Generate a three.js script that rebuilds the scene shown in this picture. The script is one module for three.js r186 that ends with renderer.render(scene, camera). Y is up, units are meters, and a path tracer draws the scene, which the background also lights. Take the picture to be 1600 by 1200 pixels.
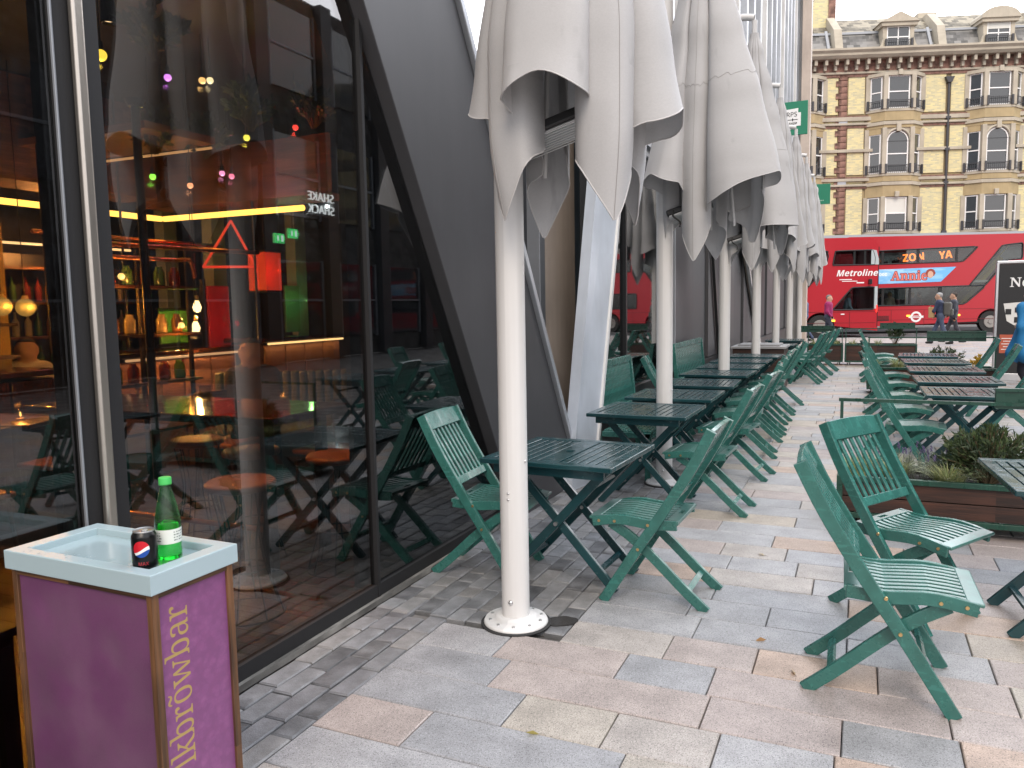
import * as THREE from 'three';
import { mergeGeometries, mergeVertices } from 'three/addons/utils/BufferGeometryUtils.js';
import { RoundedBoxGeometry } from 'three/addons/geometries/RoundedBoxGeometry.js';
import { MarchingCubes } from 'three/addons/objects/MarchingCubes.js';
import { RectAreaLightUniformsLib } from 'three/addons/lights/RectAreaLightUniformsLib.js';
import { FontLoader } from 'three/addons/loaders/FontLoader.js';
import { TextGeometry } from 'three/addons/geometries/TextGeometry.js';

// ---------------------------------------------------------------- camera, sky, sun, exposure
const scene = new THREE.Scene();
const D2R = Math.PI / 180;
const camera = new THREE.PerspectiveCamera(52.0, 4 / 3, 0.05, 400);
camera.position.set(0, 1.55, 0);
camera.rotation.order = 'YXZ';
camera.rotation.set(-5.73 * D2R, 23.88 * D2R, -1.0 * D2R);
const renderer = new THREE.WebGLRenderer({ antialias: true });
renderer.toneMapping = THREE.LinearToneMapping;
renderer.toneMappingExposure = 2.15;
renderer.shadowMap.enabled = true;
RectAreaLightUniformsLib.init();

function rngFrom(a) { return () => { a |= 0; a = a + 0x6D2B79F5 | 0; let t = Math.imul(a ^ a >>> 15, 1 | a); t = t + Math.imul(t ^ t >>> 7, 61 | t) ^ t; return ((t ^ t >>> 14) >>> 0) / 4294967296; }; }
const rnd = rngFrom(20177);
const R = (a, b) => a + (b - a) * rnd();
const hash2 = (x, y, s) => { let n = Math.imul(x, 374761393) + Math.imul(y, 668265263) + Math.imul(s, 1274126177); n = Math.imul(n ^ n >>> 13, 1274126177); return ((n ^ n >>> 16) >>> 0) / 4294967296; };
const sm = t => t * t * (3 - 2 * t);
function vnoise(x, y, p, s) {            // value noise that repeats every p cells
  const xi = Math.floor(x), yi = Math.floor(y), fx = sm(x - xi), fy = sm(y - yi), w = v => ((v % p) + p) % p;
  const a = hash2(w(xi), w(yi), s), b = hash2(w(xi + 1), w(yi), s), c = hash2(w(xi), w(yi + 1), s), d = hash2(w(xi + 1), w(yi + 1), s);
  return (a + (b - a) * fx) * (1 - fy) + (c + (d - c) * fx) * fy;
}
function fbm(u, v, p, oct, s) { let a = 0, w = 0.5, t = 0; for (let i = 0; i < oct; i++) { a += w * vnoise(u * p, v * p, p, s + i); t += w; w *= 0.55; p *= 2; } return a / t; }

{ // overcast late-afternoon sky
  const w = 256, h = 128, data = new Float32Array(w * h * 4);
  for (let j = 0; j < h; j++) for (let i = 0; i < w; i++) {
    const el = (j + 0.5) / h * 180 - 90, k = Math.max(0, el) / 90, n = fbm(i / w, j / h * 0.5, 6, 4, 3);
    const ph = (i + 0.5) / w * 2 * Math.PI - Math.PI, ce = Math.cos(el * D2R), dd = Math.acos(Math.max(-1, Math.min(1, 0.30 * Math.cos(ph) * ce + 0.60 * Math.sin(el * D2R) - 0.74 * Math.sin(ph) * ce)));
    const b = (0.80 + 0.26 * n) * (1 + 1.7 * Math.exp(-dd * dd / 0.62)), o = (j * w + i) * 4;
    const hz = Math.pow(1 - k, 3);
    data[o] = b * (0.93 + 0.14 * hz); data[o + 1] = b * (0.98 + 0.02 * hz); data[o + 2] = b * (1.09 - 0.11 * hz); data[o + 3] = 1;
    if (el < 0) { data[o] *= 0.35; data[o + 1] *= 0.35; data[o + 2] *= 0.35; }
  }
  const t = new THREE.DataTexture(data, w, h, THREE.RGBAFormat, THREE.FloatType);
  t.mapping = THREE.EquirectangularReflectionMapping; t.magFilter = t.minFilter = THREE.LinearFilter; t.colorSpace = THREE.LinearSRGBColorSpace; t.needsUpdate = true;
  scene.background = t; scene.environment = t;
}
const sun = new THREE.DirectionalLight(0xffecd6, 1.0);
sun.position.set(9, 26, 12); sun.target.position.set(0, 0, -12);
sun.castShadow = true; sun.shadow.radius = 50; sun.shadow.mapSize.set(2048, 2048);
Object.assign(sun.shadow.camera, { left: -40, right: 40, top: 40, bottom: -40, near: 1, far: 120 });
scene.add(sun, sun.target);

// ---------------------------------------------------------------- helpers
const used = {};
function numbered(n) { const k = used[n] = (used[n] ?? -1) + 1; return k ? n + '_' + String(k).padStart(3, '0') : n; }
function tag(o, label, category, group, kind) { const u = o.userData; if (label) u.label = label; if (category) u.category = category; if (group) u.group = group; if (kind) u.kind = kind; return o; }
function thing(name, label, category, p = [0, 0, 0], turn = 0, group) {
  const o = new THREE.Group(); o.name = numbered(name); o.position.set(...p); o.rotation.y = turn; scene.add(o);
  return tag(o, label, category, group);
}
function struct(name, geo, mat) { const m = mesh(name, geo, mat); m.name = numbered(name); scene.add(m); return tag(m, null, null, null, 'structure'); }
function mesh(name, geo, mat) { const m = new THREE.Mesh(Array.isArray(geo) ? merge(geo) : geo, mat); m.name = name; m.castShadow = m.receiveShadow = true; return m; }
function part(name, geo, mat, parent, label) { const m = mesh(name, geo, mat); parent.add(m); if (label) m.userData.label = label; return m; }
function dup(root, label, group) { const c = root.clone(); c.name = numbered(root.name.replace(/_\d{3}$/, '')); c.userData = { ...root.userData }; if (label) c.userData.label = label; if (group) c.userData.group = group; scene.add(c); return c; }
function merge(list) {
  if (list.length === 1) return list[0];
  const a = list.map(g => { g = g.index ? g.toNonIndexed() : g; for (const k of Object.keys(g.attributes)) if (!['position', 'normal', 'uv'].includes(k)) g.deleteAttribute(k); if (!g.attributes.uv) g.setAttribute('uv', new THREE.BufferAttribute(new Float32Array(g.attributes.position.count * 2), 2)); if (!g.attributes.normal) g.computeVertexNormals(); return g; });
  return mergeGeometries(a);
}
// uv in metres, each face from the plane it lies nearest to; along = axis of the grain (0 x, 1 y, 2 z)
function boxUV(g, along = -1, off = 0) {
  g = g.index ? g.toNonIndexed() : g;
  if (!g.attributes.normal) g.computeVertexNormals();
  const P = g.attributes.position, N = g.attributes.normal, uv = new Float32Array(P.count * 2);
  for (let i = 0; i < P.count; i++) {
    const p = [P.getX(i), P.getY(i), P.getZ(i)], n = [Math.abs(N.getX(i)), Math.abs(N.getY(i)), Math.abs(N.getZ(i))];
    const d = n[0] >= n[1] && n[0] >= n[2] ? 0 : n[1] >= n[2] ? 1 : 2;
    let [a, b] = d === 0 ? [2, 1] : d === 1 ? [0, 2] : [0, 1];
    if (b === along) [a, b] = [b, a];
    uv[2 * i] = p[a] + off; uv[2 * i + 1] = p[b] + off * 0.37;
  }
  g.setAttribute('uv', new THREE.BufferAttribute(uv, 2)); return g;
}
const M4 = new THREE.Matrix4(), V = (x, y, z) => new THREE.Vector3(x, y, z);
function box(w, h, d, x = 0, y = 0, z = 0, rx = 0, ry = 0, rz = 0, along = -1) {
  const g = boxUV(new THREE.BoxGeometry(w, h, d), along, x * 0.7 + z * 0.31);
  if (rx || ry || rz) g.applyMatrix4(M4.makeRotationFromEuler(new THREE.Euler(rx, ry, rz)));
  return g.translate(x, y, z);
}
function rbox(w, h, d, x = 0, y = 0, z = 0, r = 0.004, seg = 2, along = -1) { return boxUV(new RoundedBoxGeometry(w, h, d, seg, r), along, x * 0.7 + z * 0.31).translate(x, y, z); }
// a bevelled bar from a to b: w across (in the plane of 'side'), t the other way
function bar(a, b, w, t, side = V(0, 0, 1), r = 0.004) {
  const A = V(...a), B = V(...b), L = A.distanceTo(B), y = B.clone().sub(A).normalize(), z = side.clone().addScaledVector(y, -side.dot(y)).normalize(), x = new THREE.Vector3().crossVectors(y, z);
  const g = boxUV(new RoundedBoxGeometry(w, L, t, 1, Math.min(r, w * 0.3, t * 0.3)), 1, a[0] + a[2]);
  g.applyMatrix4(new THREE.Matrix4().makeBasis(x, y, z)); return g.translate((a[0] + b[0]) / 2, (a[1] + b[1]) / 2, (a[2] + b[2]) / 2);
}
function cyl(r0, r1, h, x = 0, y = 0, z = 0, seg = 20, open = false) { return new THREE.CylinderGeometry(r1, r0, h, seg, 1, open).translate(x, y, z); }
function rod(a, b, r, seg = 8, r2 = r) { const A = V(...a), B = V(...b), d = B.clone().sub(A), g = new THREE.CylinderGeometry(r2, r, d.length(), seg); g.applyQuaternion(new THREE.Quaternion().setFromUnitVectors(V(0, 1, 0), d.clone().normalize())); return g.translate((a[0] + b[0]) / 2, (a[1] + b[1]) / 2, (a[2] + b[2]) / 2); }
function tube(pts, r, seg = 24, rs = 8) { return new THREE.TubeGeometry(new THREE.CatmullRomCurve3(pts.map(p => V(...p))), seg, r, rs); }
function lathe(pts, seg = 28) { return new THREE.LatheGeometry(pts.map(p => new THREE.Vector2(...p)), seg); }
function poly(pts, depth, bevel = 0, holes = []) {  // outline in x,y extruded along z
  const s = new THREE.Shape(pts.map(p => new THREE.Vector2(...p)));
  for (const h of holes) s.holes.push(new THREE.Path(h.map(p => new THREE.Vector2(...p))));
  return new THREE.ExtrudeGeometry(s, { depth, bevelEnabled: bevel > 0, bevelSize: bevel, bevelThickness: bevel, bevelSegments: 2, curveSegments: 6, steps: 1 });
}
function quadPanel(p, thick) { // four corners in space, counter-clockwise seen from outside, given a thickness inwards
  const [a, b, c, d] = p.map(q => V(...q)), n = b.clone().sub(a).cross(d.clone().sub(a)).normalize().multiplyScalar(-thick), q = [a, b, c, d], k = q.map(v => v.clone().add(n)), out = [];
  const f = (A, B, C, Dd) => { for (const v of [A, B, C, A, C, Dd]) out.push(v.x, v.y, v.z); };
  f(...q); f(k[3], k[2], k[1], k[0]); for (let i = 0; i < 4; i++) { const j = (i + 1) % 4; f(q[j], q[i], k[i], k[j]); }
  const g = new THREE.BufferGeometry(); g.setAttribute('position', new THREE.Float32BufferAttribute(out, 3)); g.computeVertexNormals(); return boxUV(g);
}

// ---------------------------------------------------------------- textures and materials
function tex(n, fn, srgb = true, rep = 1) {
  const d = new Uint8Array(n * n * 4);
  for (let j = 0; j < n; j++) for (let i = 0; i < n; i++) { const c = fn(i / n, j / n, i, j), o = (j * n + i) * 4; for (let k = 0; k < 3; k++) d[o + k] = Math.max(0, Math.min(255, (Array.isArray(c) ? c[k] : c) * 255)); d[o + 3] = 255; }
  const t = new THREE.DataTexture(d, n, n); t.wrapS = t.wrapT = THREE.RepeatWrapping; t.magFilter = THREE.LinearFilter; t.minFilter = THREE.LinearMipmapLinearFilter; t.generateMipmaps = true; t.repeat.set(rep, rep);
  if (srgb) t.colorSpace = THREE.SRGBColorSpace; t.needsUpdate = true; return t;
}
const rgb = (r, g, b) => new THREE.Color().setRGB(r, g, b);
const std = o => new THREE.MeshStandardMaterial(o), phy = o => new THREE.MeshPhysicalMaterial(o);
const tGranite = tex(512, (u, v, i, j) => { const s = hash2(i >> 1, j >> 1, 5), f = hash2(i, j, 6), m = fbm(u, v, 8, 4, 7); const dirt = fbm(u, v, 3, 5, 13); let b = 0.82 + (m - 0.5) * 0.18 + (f - 0.5) * 0.15 - Math.max(0, dirt - 0.56) * 0.3; if (s > 0.90) b -= 0.22; if (s < 0.07) b += 0.12; return b; }, true, 1.25);
const tStone = tex(512, (u, v, i, j) => { const m = fbm(u, v, 6, 5, 21), f = hash2(i, j, 22), st = fbm(u, v, 3, 3, 29); return 0.74 + (m - 0.5) * 0.55 + (f - 0.5) * 0.12 - Math.max(0, st - 0.58) * 0.9; }, true, 1.1);
const tFine = tex(256, (u, v, i, j) => 0.5 + (fbm(u, v, 16, 4, 31) - 0.5) * 0.7 + (hash2(i, j, 32) - 0.5) * 0.4, false, 3);
const tWood = tex(512, (u, v, i, j) => { const w = fbm(u * 0.12 + 0.01, v, 24, 4, 41), g = vnoise(u * 6, v * 220, 1e6 | 0, 44), k = 0.55 + 0.6 * (w - 0.5) + 0.22 * (g - 0.5); return [k * 1.06, k, k * 0.92]; }, true, 1);
const tPaint = tex(512, (u, v, i, j) => { const m = fbm(u, v, 8, 5, 51), sc = fbm(u, v * 0.2, 40, 3, 52); let b = 0.9 + (m - 0.5) * 0.22; if (sc > 0.72) b += 0.18; if (fbm(u, v, 30, 3, 55) > 0.77) b += 0.25; return b; }, true, 1.7);
const tPaintR = tex(256, (u, v, i, j) => 0.55 + (fbm(u, v, 10, 5, 61) - 0.5) * 0.9, false, 2.3);
const tFabric = tex(512, (u, v, i, j) => { const m = fbm(u, v, 5, 5, 71), st = fbm(u, v * 0.3, 18, 4, 72), sp = hash2(i, j, 73); let b = 0.94 + (m - 0.5) * 0.08 + (sp - 0.5) * 0.03 - Math.max(0, st - 0.70) * 0.5; return [b, b * 0.992, b * 0.98]; }, true, 0.8);
const tPanel = tex(512, (u, v, i, j) => { const m = fbm(u, v, 4, 5, 81), st = fbm(u, v * 0.15, 30, 3, 82); return 0.9 + (m - 0.5) * 0.16 + (st - 0.5) * 0.06; }, true, 0.5);
const tPurple = tex(512, (u, v, i, j) => { const m = fbm(u, v, 5, 6, 91), s = hash2(i, j, 93); const b = 0.85 + (m - 0.5) * 0.2 + (s - 0.5) * 0.07; return [b, b * (0.9 + 0.25 * fbm(u, v, 9, 4, 92)), b * 1.02]; }, true, 1.4);
const tBrickFar = tex(512, (u, v, i, j) => { // bricks of the far house, each under two pixels: 0.225 x 0.075 m, 9 x 27 in a 2.025 m square
  const row = Math.floor(v * 27), uu = u * 9 + (row % 2) * 0.5, k = hash2(Math.floor(uu) % 9, row, 95), m = ((uu % 1) < 0.05 || ((v * 27) % 1) < 0.14); const b = m ? 0.95 : 0.92 + (k - 0.5) * 0.16; return [b, b * (0.99 - k * 0.03), b * (0.95 - k * 0.12)]; }, true, 1 / 2.025);
const tSlate = tex(256, (u, v) => { const row = Math.floor(v * 16), k = hash2(Math.floor(u * 8 + (row % 2) * 0.5) % 8, row, 97); return 0.6 + k * 0.5 + (fbm(u, v, 8, 3, 98) - 0.5) * 0.4; }, true, 0.35);
const tAsphalt = tex(256, (u, v, i, j) => 0.75 + (hash2(i, j, 99) - 0.5) * 0.5 + (fbm(u, v, 4, 4, 100) - 0.5) * 0.3, true, 0.7);

const slabMats = [[0.40, 0.405, 0.42], [0.49, 0.425, 0.395], [0.54, 0.415, 0.335], [0.50, 0.44, 0.37], [0.455, 0.455, 0.465], [0.50, 0.46, 0.425], [0.375, 0.375, 0.38], [0.47, 0.405, 0.38], [0.52, 0.475, 0.415]]
  .map(c => std({ color: rgb(...c), map: tGranite, roughness: 0.46, bumpMap: tFine, bumpScale: 0.0008 }));
const settMats = [[0.34, 0.35, 0.365], [0.37, 0.375, 0.385], [0.31, 0.315, 0.33], [0.395, 0.39, 0.385]].map(c => std({ color: rgb(...c), map: tStone, roughness: 0.6, bumpMap: tFine, bumpScale: 0.004 }));
const greenP = { map: tPaint, roughnessMap: tPaintR, roughness: 0.62, bumpMap: tPaintR, bumpScale: 0.0004 };
const mChair = std({ color: rgb(0.036, 0.150, 0.128), ...greenP, roughness: 0.44 });
const tPaintT = tex(256, (u, v, i, j) => 0.9 + (fbm(u, v, 6, 5, 151) - 0.5) * 0.2 + (fbm(u, v, 40, 3, 152) > 0.8 ? 0.25 : 0), true, 1.3);
const mTable = std({ color: rgb(0.011, 0.052, 0.060), ...greenP, map: tPaintT, roughness: 0.36 });
const mSeatTop = phy({ color: rgb(0.036, 0.150, 0.128), map: tPaint, roughness: 0.4, clearcoat: 0.8, clearcoatRoughness: 0.34, bumpMap: tPaintR, bumpScale: 0.0002 });
const mDkGreen = std({ color: rgb(0.008, 0.055, 0.036), ...greenP, roughness: 0.7 });
const mWhite = std({ color: rgb(0.70, 0.695, 0.685), map: tPanel, roughness: 0.38 });
const mWhiteC = std({ color: rgb(0.74, 0.74, 0.73), map: tPanel, roughness: 0.45 });
const mSteel = std({ color: rgb(0.55, 0.55, 0.55), metalness: 1, roughness: 0.32, bumpMap: tFine, bumpScale: 0.0004 });
const mBrass = std({ color: rgb(0.6, 0.42, 0.2), metalness: 1, roughness: 0.35 });
const mBlack = std({ color: rgb(0.012, 0.012, 0.013), roughness: 0.45 });
const mFrameB = std({ color: rgb(0.007, 0.007, 0.008), roughness: 0.7 });
const mRubber = std({ color: rgb(0.02, 0.02, 0.02), roughness: 0.8 });
const mFabric = phy({ color: rgb(0.49, 0.495, 0.51), map: tFabric, roughness: 0.9, sheen: 0.15, sheenRoughness: 0.6, bumpMap: tFine, bumpScale: 0.0003, transmission: 0.12, thickness: 0, side: THREE.DoubleSide });
const mHem = std({ color: rgb(0.47, 0.46, 0.455), roughness: 0.95 });
const mWalnut = std({ color: rgb(0.30, 0.155, 0.075), map: tWood, roughness: 0.5, bumpMap: tWood, bumpScale: 0.0006 });
const mRedwood = std({ color: rgb(0.115, 0.045, 0.028), map: tWood, roughness: 0.6, bumpMap: tWood, bumpScale: 0.001 });
const mDarkPanel = std({ color: rgb(0.035, 0.038, 0.043), map: tPanel, roughness: 0.5, metalness: 0.15 });
const mFin = std({ color: rgb(0.064, 0.064, 0.069), map: tPanel, roughness: 0.5, metalness: 0.15 });
const mAlu = std({ color: rgb(0.55, 0.58, 0.62), map: tPanel, roughness: 0.36, metalness: 0.55 });
const mAluDark = std({ color: rgb(0.30, 0.32, 0.35), map: tPanel, roughness: 0.4, metalness: 0.4 });
const mEdge = std({ color: rgb(0.66, 0.72, 0.80), map: tPanel, roughness: 0.35, metalness: 0.25 });
const mBeige = std({ color: rgb(0.60, 0.51, 0.44), map: tPanel, roughness: 0.55 });
const mGlass = phy({ color: rgb(0.46, 0.48, 0.49), transmission: 1, thickness: 0, roughness: 0.015, ior: 1.82 });
const mGlassClear = phy({ color: rgb(0.85, 0.9, 0.9), transmission: 1, thickness: 0, roughness: 0.02, ior: 1.5 });
const mAsphalt = std({ color: rgb(0.09, 0.09, 0.095), map: tAsphalt, roughness: 0.85 });
const mGrout = std({ color: rgb(0.22, 0.21, 0.20), map: tStone, roughness: 0.95 });
const emis = (c, k, base = [0.02, 0.02, 0.02]) => std({ color: rgb(...base), emissive: rgb(...c), emissiveIntensity: k, roughness: 0.5 });
function point(parent, p, color, intensity, dist = 0) { const l = new THREE.PointLight(color, intensity, dist, 2); l.position.set(...p); l.castShadow = true; l.shadow.bias = -0.002; parent.add(l); return l; }
function canvasTex(w, h, draw) { const c = document.createElement('canvas'); c.width = w; c.height = h; draw(c.getContext('2d'), w, h); const t = new THREE.CanvasTexture(c); t.colorSpace = THREE.SRGBColorSpace; return t; }
const PI = Math.PI;
// ---------------------------------------------------------------- ground and paving
struct('ground', boxUV(new THREE.PlaneGeometry(260, 260).rotateX(-PI / 2).translate(0, -0.06, -20)), mGrout);
camera.updateMatrixWorld();
const viewP = (x, y, z) => V(x, y, z).project(Object.assign(camera, { aspect: 4 / 3 }));
camera.updateProjectionMatrix();
const seen = (x, z) => { const c = V(x, 0, z).applyMatrix4(camera.matrixWorldInverse); if (c.z > -0.6) return 0; const p = viewP(x, 0, z); return Math.abs(p.x) < 1.12 && p.y > -1.2 && p.y < 1 ? 1 / (c.z * c.z * -c.z) : 0; };
function slabGeo(w, d, h = 0.04, b = 0.004, off = 0, wob = 0) { // top inset by a small arris
  const x = w / 2, z = d / 2, X = x - b, Z = z - b, t = 0, s = -b, u = -h, o = [];
  const j = () => wob ? (rnd() - 0.5) * wob : 0, T = [[-X + j(), t, -Z + j()], [X + j(), t, -Z + j()], [X + j(), t, Z + j()], [-X + j(), t, Z + j()]], S = [[-x, s, -z], [x, s, -z], [x, s, z], [-x, s, z]], B = S.map(p => [p[0], u, p[2]]);
  const f = (a, b2, c, d2) => o.push(...a, ...b2, ...c, ...a, ...c, ...d2);
  f(T[3], T[2], T[1], T[0]);
  for (let i = 0; i < 4; i++) { const k = (i + 1) % 4; f(T[i], T[k], S[k], S[i]); f(S[i], S[k], B[k], B[i]); }
  const g = new THREE.BufferGeometry(); g.setAttribute('position', new THREE.Float32BufferAttribute(o, 3)); g.computeVertexNormals(); return boxUV(g, -1, off);
}
{
  const lens = [0.38, 0.48, 0.56, 0.66, 0.76, 0.86], gap = 0.0045, cd = 0.257;
  const geos = lens.map((l, i) => [0, 1, 2].map(k => slabGeo(l - gap, cd - gap, 0.05, 0.004, i * 1.3 + k * 2.17)));
  const all = [], X1 = 9;
  for (let r = 0; r < 125; r++) {
    const z = 1.6 - r * cd - cd / 2, near = z > -3.2, x0 = near ? -1.845 : -1.24;
    let x = x0;
    if (r % 2) { const l = rnd() < 0.5 ? 0 : 1; all.push([x + lens[l] / 2, z, l]); x += lens[l]; }
    while (x < X1) { const l = Math.floor(rnd() * lens.length); all.push([x + lens[l] / 2, z, l]); x += lens[l]; }
  }
  const pav = new THREE.Group(); pav.name = 'plaza_pavement'; pav.userData.kind = 'structure'; scene.add(pav);
  const pick = (x, z) => { const n = vnoise(x * 0.6 + 50, z * 0.6 + 50, 9999, 9), k = rnd(); return k < 0.20 ? 0 : k < 0.36 ? 4 : k < 0.52 ? 1 : k < 0.62 ? 2 : k < 0.74 ? 3 : k < 0.84 ? 5 : k < 0.89 ? 6 : k < 0.95 ? 7 : 8; };
  all.forEach(a => { a.s = seen(a[0], a[1]); a.m = pick(a[0], a[1]); a.v = Math.floor(rnd() * 3); a.y = R(-0.0012, 0.0012); });
  all.sort((a, b) => b.s - a.s);
  const rest = slabMats.map(() => []);
  all.forEach((a, i) => {
    if (i < 300) { const m = part('slab', geos[a[2]][a.v], slabMats[a.m], pav); m.position.set(a[0], a.y, a[1]); if (a.v === 1) m.rotation.y = PI; }
    else if (a.s > 0 || a[1] > -8) rest[a.m].push(geos[a[2]][a.v].clone().translate(a[0], a.y, a[1]));
  });
  rest.forEach((g, i) => { if (g.length) { const m = part('far_slabs', g, slabMats[i], pav); m.userData.kind = 'stuff'; } });
  // granite setts beside the glass
  const st = new THREE.Group(); st.name = 'sett_paving'; st.userData.kind = 'structure'; scene.add(st);
  const sl = [0.15, 0.19, 0.23, 0.28], sg = sl.map((l, i) => [0, 1, 2].map(k => slabGeo(0.098, l - 0.007, 0.05, 0.006, i * 0.9 + k * 1.7, 0.008))), S = [];
  const lay = (x0, n, za, zb, st = 0.106) => { for (let c = 0; c < n; c++) { let z = za - rnd() * 0.1; while (z > zb) { const l = Math.floor(rnd() * 4); S.push([x0 + st * (c + 0.5), z - sl[l] / 2, l]); z -= sl[l]; } } };
  lay(-2.272, 4, 1.2, -3.27); lay(-2.272, 10, -3.285, -30, 0.1029);
  S.forEach(a => { a.s = seen(a[0], a[1]); a.m = Math.floor(rnd() * 4); a.v = Math.floor(rnd() * 3); a.y = R(-0.004, 0.001); });
  S.sort((a, b) => b.s - a.s);
  const rs = settMats.map(() => []);
  S.forEach((a, i) => {
    const rx = R(-0.008, 0.008), rz = R(-0.012, 0.012);
    if (i < 300) { const m = part('sett', sg[a[2]][a.v], settMats[a.m], st); m.position.set(a[0], a.y, a[1]); m.rotation.set(rx, 0, rz); }
    else rs[a.m].push(sg[a[2]][a.v].clone().rotateX(rx).rotateZ(rz).translate(a[0], a.y, a[1]));
  });
  rs.forEach((g, i) => { const m = part('far_setts', g, settMats[i], st); m.userData.kind = 'stuff'; });
  struct('sett_bedding', box(1.2, 0.03, 34, -1.86, -0.045, -14), mGrout);
}
// the street beyond, turned 19.5 degrees to the plaza: local x along the street, local z towards the plaza
const ST = 19.5 * D2R, sDir = [Math.cos(ST), -Math.sin(ST)], nDir = [Math.sin(ST), Math.cos(ST)];
const street = (x, y, d) => [sDir[0] * x - nDir[0] * d, y, sDir[1] * x - nDir[1] * d];
{
  const p = street(10, 0, 0);
  const put = o => { o.position.set(...street(10, 0, 0)); o.rotation.y = ST; return o; };
  put(struct('street_pavement', box(140, 0.05, 6, 0, -0.029, -29.2), slabMats[5]));
  put(struct('road', box(140, 0.1, 12.5, 0, -0.11, -38.4), mAsphalt));
  put(struct('far_pavement', box(140, 0.16, 6, 0, -0.07, -47.6), slabMats[4]));
  const mKerb = std({ color: rgb(0.5, 0.49, 0.48), map: tGranite, roughness: 0.7 });
  const kerb = new THREE.Group(); kerb.name = 'kerb'; kerb.userData.kind = 'structure'; scene.add(kerb); put(kerb);
  const kg = rbox(0.9, 0.16, 0.16, 0, 0, 0, 0.012);
  for (let i = -14; i < 26; i++) { const m = part('kerb_stone', kg, mKerb, kerb); m.position.set(i * 0.91, -0.06, -32.22); }
  const mLine = std({ color: rgb(0.72, 0.71, 0.68), map: tStone, roughness: 0.7 });
  const zb = new THREE.Group(); zb.name = 'road_marking'; zb.userData.kind = 'structure'; scene.add(zb); put(zb);
  for (let i = 0; i < 12; i++) { const m = part('painted_line', box(2.0, 0.006, 0.12, 0, 0, 0), mLine, zb); m.position.set(-8 + i * 3.2, -0.053, -36.6); }
}

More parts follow.
